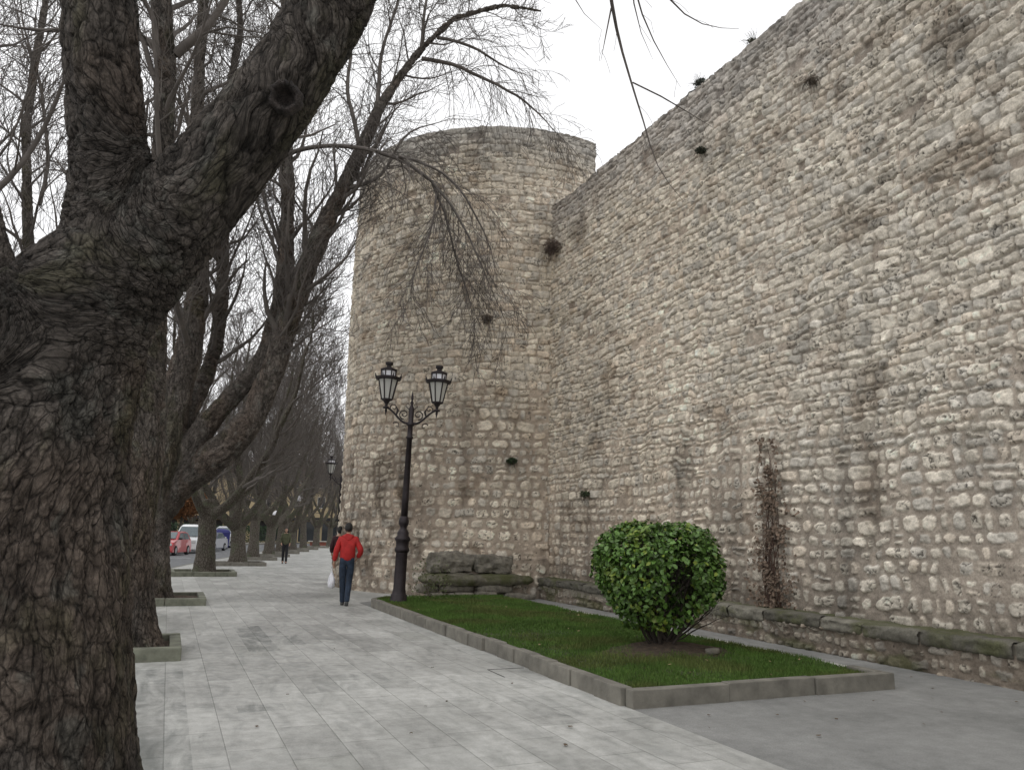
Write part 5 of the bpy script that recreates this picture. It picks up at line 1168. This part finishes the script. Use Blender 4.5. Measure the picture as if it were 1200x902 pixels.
t, slant, panel, pt = make_car('white tall van parked behind the red hatchback', (1.75, 61.8, Z_), R(-108),
    [(-2.2, .25), (-2.25, .6), (-2.2, 1.7), (-2.05, 1.95), (.3, 1.98), (.75, 1.85), (1.45, 1.12), (2.1, .95), (2.25, .65), (2.27, .3), (2.2, .22), (-2.1, .2)], 1.85, (.72, .74, .74), (-1.4, 1.45), .33,
    [[(-.1, 1.1), (1.15, 1.1), (.62, 1.68), (-.1, 1.7)]], 'van', True)
slant((1.48, 1.15), (.82, 1.80), 'windscreen'); fronts(t, 2.26, 1.85, .82, .2)
for x in (-1.4, 1.45):
    for y in (-.84, .84): wheel(t, x, y, .33)
t, slant, panel, pt = make_car('silver van parked behind the blue recycling container', (5.2, 80.5, Z_), R(-112),
    [(-2.2, .25), (-2.25, .6), (-2.2, 1.7), (-2.05, 1.95), (.3, 1.98), (.75, 1.85), (1.45, 1.12), (2.1, .95), (2.25, .65), (2.27, .3), (2.2, .22), (-2.1, .2)], 1.85, (.5, .52, .55), (-1.4, 1.45), .33,
    [[(-.1, 1.1), (1.15, 1.1), (.62, 1.68), (-.1, 1.7)]], 'van', True)
slant((1.48, 1.15), (.82, 1.80), 'windscreen'); fronts(t, 2.26, 1.85, .82, .2)
for x in (-1.4, 1.45):
    for y in (-.84, .84): wheel(t, x, y, .33)
t, slant, panel, pt = make_car('dark blue low car parked between the white van and the container', (3.1, 67.6, Z_), R(-110),
    [(-2.1, .25), (-2.15, .6), (-2.05, .95), (-1.5, 1.02), (-1.0, 1.42), (.1, 1.44), (.9, .98), (1.85, .82), (2.1, .6), (2.12, .28), (2.0, .2), (-2.0, .18)], 1.72, (.02, .03, .07), (-1.3, 1.3), .31,
    [[(-1.3, 1.02), (-.4, 1.0), (-.4, 1.36), (-.95, 1.36)], [(-.34, 1.0), (.68, .99), (.05, 1.37), (-.34, 1.37)]], 'car')
slant((.93, 1.0), (.16, 1.40), 'windscreen'); slant((-1.47, 1.04), (-1.05, 1.37), 'rear_window'); fronts(t, 2.1, 1.72)
for x in (-1.3, 1.3):
    for y in (-.78, .78): wheel(t, x, y, .31)
def container(x, y):
    t = thing('recycling_container', 'blue recycling container standing at the roadside between two trunks', 'container', (x, y, Z_), R(15))
    bl = plain('blue_plastic', (.018, .022, .16), .5, var=.1)
    bm = bmesh.new(); add_lathe(bm, [(.72, .12), (.80, .2), (.86, 1.35)], 4, ang0=math.pi/4); bmesh.ops.scale(bm, vec=(1, .85, 1), verts=bm.verts); bmfin(bm, 'bin', bl, t)
    bm = bmesh.new(); add_lathe(bm, [(.90, 1.35), (.90, 1.42), (.7, 1.62), (.4, 1.72), (.05, 1.75)], 4, ang0=math.pi/4); bmesh.ops.scale(bm, vec=(1, .85, 1), verts=bm.verts); bmfin(bm, 'lid', bl, t)
    bm = bmesh.new(); add_box(bm, -.25, .25, -.66, -.60, .75, 1.05, .01); bmfin(bm, 'notice', M['plate'], t)
    for sx in (-.45, .45):
        for sy in (-.38, .38):
            bm = bmesh.new(); add_lathe(bm, [(.08, 0), (.08, .13)], 10, (sx, sy, 0)); bmfin(bm, 'foot', M['blackp'], t)
container(4.35, 74.5)
def hedge(x0, y0, x1, y1, w, h, label):
    t = thing('hedge', label, 'hedge', (x0, y0, 0)); rng = np.random.default_rng(int(x0*10) % 97)
    L = math.hypot(x1-x0, y1-y0); n = int(L*w*h*90); u, v, z = rng.random(n), rng.random(n)-.5, rng.random(n)
    k = (np.abs(v) > .34) | (z > .7); u, v, z = u[k], v[k], z[k]; n = len(u)
    z = z*(h+.5*(fbm(u*L*.6, v*0, 3)-.5)); dx, dy = (x1-x0)/L, (y1-y0)/L
    P = np.stack([u*L*dx-dy*v*w, u*L*dy+dx*v*w, z+.05], -1); P += .35*(rng.random((n, 3))-.5); s = .11
    a = rng.normal(0, 1, (n, 3)); a /= np.linalg.norm(a, axis=1, keepdims=True); b = np.cross(a, rng.normal(0, 1, (n, 3))); b /= np.linalg.norm(b, axis=1, keepdims=True)
    V = np.stack([P-a*s, P+b*s*.6, P+a*s, P-b*s*.6], 1).reshape(-1, 3); F = np.arange(4*n).reshape(-1, 4)
    M.setdefault('hedge', plain('hedge_leaf', (.022, .045, .018), .8, var=.5, sc=2))
    link('foliage', npmesh('hedge', V, F, False), M['hedge'], t)
hedge(-9.5, 66, 14, 116, 1.6, 2.0, 'dark clipped hedge behind the parked cars on the far side of the road')
def russet(x, y):
    t = thing('russet_tree', 'small tree still holding orange brown leaves above the parked cars', 'tree', (x, y, 0)); rng = np.random.default_rng(4)
    T = Tubes(); T.add([(0, 0, -.1), (0.05, 0, 1.5), (.1, 0, 3.2), (.05, .1, 5.0)], [.16, .13, .1, .04], 8)
    P0 = np.array([(0.05, 0, 1.5), (.1, 0, 3.2), (.05, .1, 5.0)]); spawn(T, P0, np.array([.13, .1, .04]), 4, 0, rng, 2, 16, .1, 1, .01, .2, .0)
    link('trunk', T.mesh('russet_trunk'), M['bark2'], t); n = 9000
    P = rng.normal(0, 1, (n, 3)); P /= np.linalg.norm(P, axis=1, keepdims=True); P *= (rng.random((n, 1))**.45)*np.array([2.0, 2.0, 1.7]); P *= (1+.5*(fbm(np.arctan2(P[:, 1], P[:, 0])*2+9, P[:, 2]*1.2+9, 7)-.5))[:, None]; P[:, 2] += 4.0
    a = rng.normal(0, 1, (n, 3)); a /= np.linalg.norm(a, axis=1, keepdims=True); b = np.cross(a, rng.normal(0, 1, (n, 3))); b /= np.linalg.norm(b, axis=1, keepdims=True); s = .10
    link('foliage', npmesh('russet', np.stack([P-a*s, P+b*s*.6, P+a*s, P-b*s*.6], 1).reshape(-1, 3), np.arange(4*n).reshape(-1, 4), False), plain('dry_orange_leaf', (.20, .09, .035), .8, var=.5, sc=2), t)
russet(.9, 72.5)
def sign_post(x, y):
    t = thing('road_sign', 'narrow green and grey road sign post between the second trunks', 'sign', (x, y, 0))
    bm = bmesh.new(); add_lathe(bm, [(.05, 0), (.05, 3.4)], 10); bmfin(bm, 'post', plain('galvanised_post', (.30, .32, .32), .5, .5), t, True)
    bm = bmesh.new(); add_box(bm, -.14, .14, -.08, -.055, 1.3, 2.35, .01); bmfin(bm, 'green_panel', plain('green_panel', (.02, .10, .06), .5), t)
    bm = bmesh.new(); add_box(bm, -.14, .14, -.08, -.055, 2.4, 3.35, .01); bmfin(bm, 'grey_panel', plain('grey_panel', (.36, .40, .38), .5), t)
sign_post(-.15, 49.0)

def building(label, loc, rz, W, D, H, floors, nwin, wallc, roofc, ground='plain', balcony=False, fh0=4.0):
    t = thing('apartment_building', label, 'building', loc, rz)
    wm = plain('render_'+str(int(loc[0]*3+loc[1])), wallc, .9, var=.10, sc=.6)
    bm = bmesh.new(); add_box(bm, -W/2, W/2, 0, D, -.2, H); bmfin(bm, 'wall', wm, t)
    bm = bmesh.new(); add_box(bm, -W/2-.4, W/2+.4, -.5, D+.4, H+.003, H+.3, .03)
    vs_ = [bm.verts.new(p) for p in ((-W/2-.3, -.4, H+.3), (W/2+.3, -.4, H+.3), (W/2+.3, D+.3, H+.3), (-W/2-.3, D+.3, H+.3), (-W/2+3, D/2, H+2.2), (W/2-3, D/2, H+2.2))]
    for q in ((0, 1, 5, 4), (2, 3, 4, 5), (1, 2, 5), (3, 0, 4)): bm.faces.new([vs_[i] for i in q])
    bmfin(bm, 'roof', plain('roof_'+str(int(loc[0]*3+loc[1])), roofc, .9, var=.3, sc=2), t)
    fr = M.setdefault('wframe', plain('window_frame', (.5, .48, .44), .6)); gl = M.setdefault('wglass', plain('window_glass', (.035, .04, .045), .15))
    fh = (H-fh0)/floors
    for f in range(floors):
        for i in range(nwin):
            x = -W/2+W*(i+.5)/nwin; z = fh0+fh*f+fh*.30; w, h = 1.15, 1.5
            bm = bmesh.new()
            for b in ((x-w/2, x+w/2, -.06, .02, z-.1, z), (x-w/2, x+w/2, -.04, .02, z+h-.08, z+h), (x-w/2, x-w/2+.08, -.04, .02, z+.002, z+h-.082), (x+w/2-.08, x+w/2, -.04, .02, z+.002, z+h-.082), (x-.03, x+.03, -.038, .02, z+.002, z+h-.082)): add_box(bm, *b)
            o = bmfin(bm, 'window', fr, t); bm = bmesh.new(); add_box(bm, x-w/2+.08, x+w/2-.08, -.015, .015, z, z+h-.08); bmfin(bm, 'pane', gl, o)
    if ground == 'shops':
        n = max(3, int(W/3.2)); 
        for i in range(n):
            x = -W/2+W*(i+.5)/n; w = W/n-1.0; bm = bmesh.new(); add_box(bm, x-w/2, x+w/2, -.03, .03, .1, 2.9); bmfin(bm, 'shopfront', gl, t)
        bm = bmesh.new(); add_box(bm, -W/2+.3, W/2-.3, -.9, -.001, 3.0, 3.45, .03); bmfin(bm, 'canopy', M['blackp'], t)
    return t
building('long ochre apartment building seen between the trunks beyond the hedge', (9, 119, 0), R(-28), 44, 12, 9.6, 2, 11, (.42, .34, .21), (.16, .075, .05), 'shops')
building('pale beige building with dark doorways closing the far end of the avenue', (37, 152, 0), R(-8), 26, 12, 8.5, 1, 7, (.48, .40, .29), (.17, .08, .055), 'shops')
building('brown brick building at the left beyond the road', (-24, 96, 0), R(-10), 30, 12, 13, 4, 8, (.24, .15, .10), (.14, .07, .05), 'shops')
def bench(x, y, rz):
    t = thing('stone_bench', 'low brick red bench with a pale slab at the far end of the pavement', 'bench', (x, y, 0), rz)
    bm = bmesh.new(); add_box(bm, -1.3, 1.3, -.28, .28, .42, .52, .02); bmfin(bm, 'seat', M['strip'], t)
    bm = bmesh.new(); add_box(bm, -1.1, 1.1, -.2, .2, 0, .42, .02); bmfin(bm, 'base', plain('red_brick', (.20, .07, .05), .9, var=.3, sc=6), t)
bench(15.7, 90, R(-15)); 

# ================================================================ plants on the masonry, ruined footings, litter
def tuft(name, label, cat, loc, rad, n, col, leaf, out=(-1, 0, 0), droop=.3, stems=10, flat=.6, scol=(.05, .04, .03), group=None, thin=False):
    t = thing(name, label, cat, loc, 0, group); rng = np.random.default_rng(int(abs(loc[1]*31+loc[2]*17))); out = np.array(out, float)
    T = Tubes()
    for i in range(stems):
        d = out+rng.normal(0, .6, 3); d /= np.linalg.norm(d); L = rad*rng.uniform(.6, 1.2); tt = np.linspace(0, 1, 5)[:, None]
        P = d*L*tt+np.array([0, 0, -droop*L])*tt**2+rng.normal(0, .01, (5, 3))*tt; r = np.linspace(.006, .002, 5)
        T.add(P, r, 4); spawn(T, P, r, rad*1.3, 2, rng, 3, 6, -droop*.3, 1, .0018, .25, .1)
    link('stem', T.mesh('tuft_stems'), plain('stem_'+label[:6], scol, .9), t)
    if n:
        P = rng.normal(0, 1, (n, 3)); P /= np.linalg.norm(P, axis=1, keepdims=True); P *= rng.random((n, 1))**.5*rad; P[:, 2] *= flat; P = P+out*rad*.35+np.array([0, 0, -droop*rad*.5])
        a = rng.normal(0, 1, (n, 3)); a /= np.linalg.norm(a, axis=1, keepdims=True); b = np.cross(a, rng.normal(0, 1, (n, 3))); b /= np.linalg.norm(b, axis=1, keepdims=True); s = leaf
        w = .12 if thin else .5
        link('foliage', npmesh('tuft', np.stack([P-a*s, P+b*s*w, P+a*s, P-b*s*w], 1).reshape(-1, 3), np.arange(4*n).reshape(-1, 4), False), plain('leaf_'+label[:8], col, .8, var=.4, sc=9), t)
tuft('wall_plant', 'green tuft growing from the tower masonry right of the lamp', 'plant', (8.03, 18.66, 3.48), .15, 500, (.03, .055, .02), .03, (-.3, -1, 0), .5)
tuft('wall_plant', 'faint green sprig low on the long wall left of the bush', 'plant', (9.0, 16.37, 2.6), .14, 160, (.05, .07, .03), .03, droop=.8)
tuft('wall_plant', 'small dark green cushion high on the long wall', 'plant', (8.98, 11.67, 9.1), .11, 450, (.04, .05, .03), .02, droop=.2)
tuft('dry_shrub', 'dry brown shrub hanging in the corner between tower and wall', 'plant', (8.93, 18.1, 9.4), .24, 600, (.16, .12, .095), .07, droop=1.1, stems=40, flat=1.0, thin=True, scol=(.07, .05, .045))
tuft('dry_shrub', 'dry brown tuft on the tower face left of the upper corner', 'plant', (7.35, 19.03-.05, 7.35), .17, 300, (.15, .11, .08), .05, (-.3, -1, 0), .9, 18, thin=True)
tuft('wall_plant', 'grey green bush on the wall top nearer the tower', 'plant', (9.2, 11.91, 10.66), .16, 420, (.09, .10, .085), .03, (-.2, 0, 1), -.1)
tuft('wall_plant', 'smaller bush on the wall top nearer the camera', 'plant', (9.2, 10.35, 10.66), .11, 260, (.10, .10, .07), .025, (-.2, 0, 1), -.1)
tuft('dry_shrub', 'brown dead tuft in the wall joints near the top right', 'plant', (9.0, 8.75, 9.0), .12, 300, (.16, .13, .10), .04, droop=.8, thin=True)
tuft('garden_plant', 'thin pale sapling with sparse leaves at the far edge of the lawn', 'plant', (5.55, 17.3, .12), .55, 260, (.09, .11, .04), .035, (0, 0, 1), -.3, 9, 1.2, (.10, .08, .05))
def ivy():
    t = thing('dead_ivy', 'dead brown ivy climbing in a tapering streak up the long wall', 'climbing plant', (WX-.02, 10.15, .5)); rng = np.random.default_rng(12); T = Tubes()
    for i in range(15):
        y = rng.normal(0, .15); P = [(0, y, -.05)]; z = 0; top = rng.uniform(.8, 2.7)*(1-abs(y)); x = 0
        while z < top:
            z += .12; y += rng.normal(-.004-.22*y*.12, .035); P.append((-.045-.03*rng.random(), y, z))
        P = np.array(P); r = np.linspace(.012, .003, len(P)); T.add(P, r, 4); spawn(T, P, r, .55, 2, rng, 3, 9, 0, 1.2, .0022, .25, .1)
    link('stem', T.mesh('ivy_stems'), plain('dead_ivy_stem', (.07, .04, .028), .9, var=.4), t)
    n = 4300; z = rng.random(n)**.9*2.75; wd = .42*(1-.62*z/2.75)+.05*np.sin(z*5); y = rng.normal(0, 1, n)*wd*.62+.03*np.sin(z*3)
    k = rng.random(n) < sstep(.40, .66, fbm(y*7+9, z*4.2, 17, 4, .6))*.95; z, y = z[k], y[k]; n = len(z); P = np.stack([-.05-.05*rng.random(n), y, z-.02], -1)
    nr = np.array([-1, -.2, .35])+rng.normal(0, .6, (n, 3)); nr /= np.linalg.norm(nr, axis=1, keepdims=True); a = np.cross(nr, rng.normal(0, 1, (n, 3))); a /= np.linalg.norm(a, axis=1, keepdims=True); b = np.cross(a, nr); s = rng.uniform(.018, .042, n)[:, None]
    link('foliage', npmesh('ivy', np.stack([P-a*s, P+b*s*.75, P+a*s, P-b*s*.75], 1).reshape(-1, 3), np.arange(4*n).reshape(-1, 4), False), plain('dead_ivy_leaf', (.16, .115, .082), .8, var=.6, sc=14), t)
ivy()
def rock(name, label, cat, x0, x1, y0, y1, z0, z1, col, seed, rot=0, sub=14, rough=.06, bev=.35, moss=0, group=None):
    """a weathered block: subdivided box pulled towards a rounded form and roughened"""
    cx, cy, cz = (x0+x1)/2, (y0+y1)/2, (z0+z1)/2; hx, hy, hz = (x1-x0)/2, (y1-y0)/2, (z1-z0)/2
    bm = bmesh.new(); bmesh.ops.create_cube(bm, size=2); bmesh.ops.subdivide_edges(bm, edges=bm.edges, cuts=sub, use_grid_fill=True)
    P = np.array([v.co for v in bm.verts]); S = P/np.linalg.norm(P, axis=1, keepdims=True)*1.25; Q = P*(1-bev)+S*bev; Q = np.clip(Q, -1.1, 1.1)
    W_ = Q*np.array([hx, hy, hz]); nn = (fbm(W_[:, 0]*4+W_[:, 1]*3+seed+20, W_[:, 2]*5+W_[:, 1]*4+20, seed, 4, .6)-.5)
    W_ = W_+P/np.linalg.norm(P, axis=1, keepdims=True)*(nn*2.6*rough)[:, None]
    for v, w in zip(bm.verts, W_): v.co = w
    me = bpy.data.meshes.new(name); bm.to_mesh(me); bm.free(); me.polygons.foreach_set('use_smooth', np.ones(len(me.polygons), bool))
    mk = 'rock%d' % moss
    if mk not in M:
        m, nt, b = newmat('mossy_rock' if moss else 'worn_rock'); n1 = noise(nt, 7, 7, .65); n2 = noise(nt, 2.2, 6, .6); c = ramp(nt, [(.3, tuple(q*.45 for q in col)), (.7, tuple(q*1.25 for q in col))], n1)
        if moss: c = mixc(nt, ramp(nt, [(.42, (0, 0, 0)), (.6, (.85,)*3)], n2), c, (.075, .085, .025))
        nt.links.new(c, b.inputs['Base Color']); b.inputs['Roughness'].default_value = .95; bump(nt, b, noise(nt, 22, 7, .7), .03); M[mk] = m
    o = link(name, me, M[mk]); o.location = (cx, cy, cz); o.rotation_euler = (0, 0, rot); return tag(o, label, cat, group)
rock('stone_block', 'dark weathered stone block on the tower foot, left one of the upper pair', 'stone', 6.05, 7.15, 18.75, 19.5, .62, 1.08, (.25, .23, .19), 3, R(-8), 22, .10)
rock('stone_block', 'dark weathered stone block on the tower foot, right one of the upper pair', 'stone', 7.12, 8.15, 18.55, 19.2, .60, 1.04, (.25, .23, .19), 5, R(-4), 22, .10)
rock('mossy_slab', 'long mossy green slab under the dark stone blocks at the tower foot', 'slab', 5.85, 8.55, 18.25, 19.3, .34, .58, (.18, .165, .125), 7, R(-4), 22, moss=1, rough=.055)
for i, (x, y, w, d, z0, z1) in enumerate(((6.05, 18.5, .5, .3, -.02, .16), (6.65, 18.42, .62, .34, .0, .17), (7.3, 18.38, .52, .3, .0, .2), (6.6, 18.55, .8, .3, .17, .35), (7.55, 18.45, .9, .35, .16, .35), (8.0, 18.33, .42, .3, -.02, .15), (8.35, 18.26, .4, .25, -.02, .12), (5.9, 18.7, .5, .35, .14, .36))):
    rock('rubble_stone', 'one of the small rubble stones wedged under the mossy slab', 'stone', x-w/2, x+w/2, y-d/2, y+d/2, z0, z1, (.30, .27, .22), 20+i, R(-6+i*3), 6, .025, .5, group='rubble stones under the mossy slab')
def litter():
    rng = np.random.default_rng(6); n = 0
    spots = [(2.3, 7.2), (2.55, 7.35), (4.6, 6.1), (5.2, 5.9), (5.6, 5.6), (6.8, 5.5), (7.3, 6.0), (6.2, 5.2), (3.2, 6.1), (1.9, 6.3), (5.0, 5.2), (7.8, 6.4), (3.0, 9.2), (2.2, 11.0), (3.5, 8.0), (6.6, 6.1), (8.2, 7.0), (8.0, 5.6), (5.9, 6.3), (4.3, 5.7), (2.9, 5.6), (1.2, 8.1), (0.8, 6.9), (3.8, 10.5)]
    m = plain('dry_leaf', (.10, .065, .035), .8, var=.4, sc=30)
    for x, y in spots:
        bm = bmesh.new(); s = rng.uniform(.015, .032); a = rng.random()*6.28
        vs_ = [bm.verts.new((s*math.cos(t)*(1 if k % 2 else .6), s*.7*math.sin(t)*(1 if k % 2 else .6), .006+.010*rng.random())) for k, t in enumerate(np.linspace(0, 6.283, 9)[:-1])]
        bm.faces.new(vs_); o = bmfin(bm, 'fallen_leaf', m); o.location = (x, y, .004); o.rotation_euler = (0, 0, a)
        tag(o, 'dry brown leaf fallen on the paving', 'leaf', 'dry leaves scattered on the paving')
    m2 = plain('pale_dry_leaf', (.26, .20, .10), .8, var=.4, sc=30)
    for i in range(42):
        x = rng.uniform(4.35, 7.3); y = 6.9+10*rng.random()**1.5; z = float(lawn_h(np.array([x]), np.array([y]))[0][0])+.03
        bm = bmesh.new(); s = rng.uniform(.018, .034)
        vs_ = [bm.verts.new((s*math.cos(t)*(1 if k % 2 else .6), s*.7*math.sin(t)*(1 if k % 2 else .6), .012*rng.random())) for k, t in enumerate(np.linspace(0, 6.283, 9)[:-1])]
        bm.faces.new(vs_); o = bmfin(bm, 'fallen_leaf', m2); o.location = (x, y, z); o.rotation_euler = (rng.normal(0, .3), rng.normal(0, .3), rng.random()*6)
        tag(o, 'small pale dry leaf lying in the grass', 'leaf', 'pale dry leaves in the grass')
    t = tag(rock('flat_stone', 'small flat pale stone on the bare earth beneath the bush', 'stone', 6.2, 6.4, 8.2, 8.3, .17, .24, (.2, .15, .11), 40, R(20), 5, .012, .4))
litter()
def cover():
    bm = bmesh.new()
    for b in ((3.59, 4.06, 8.93, 8.942), (3.59, 3.602, 8.43, 8.925)): add_box(bm, b[0], b[1], b[2], b[3], -.01, .003)
    tag(bmfin(bm, 'paving_hatch', M['blackp']), 'thin dark corner line of an access cover in the paving beside the lawn kerb', 'hatch')
cover()
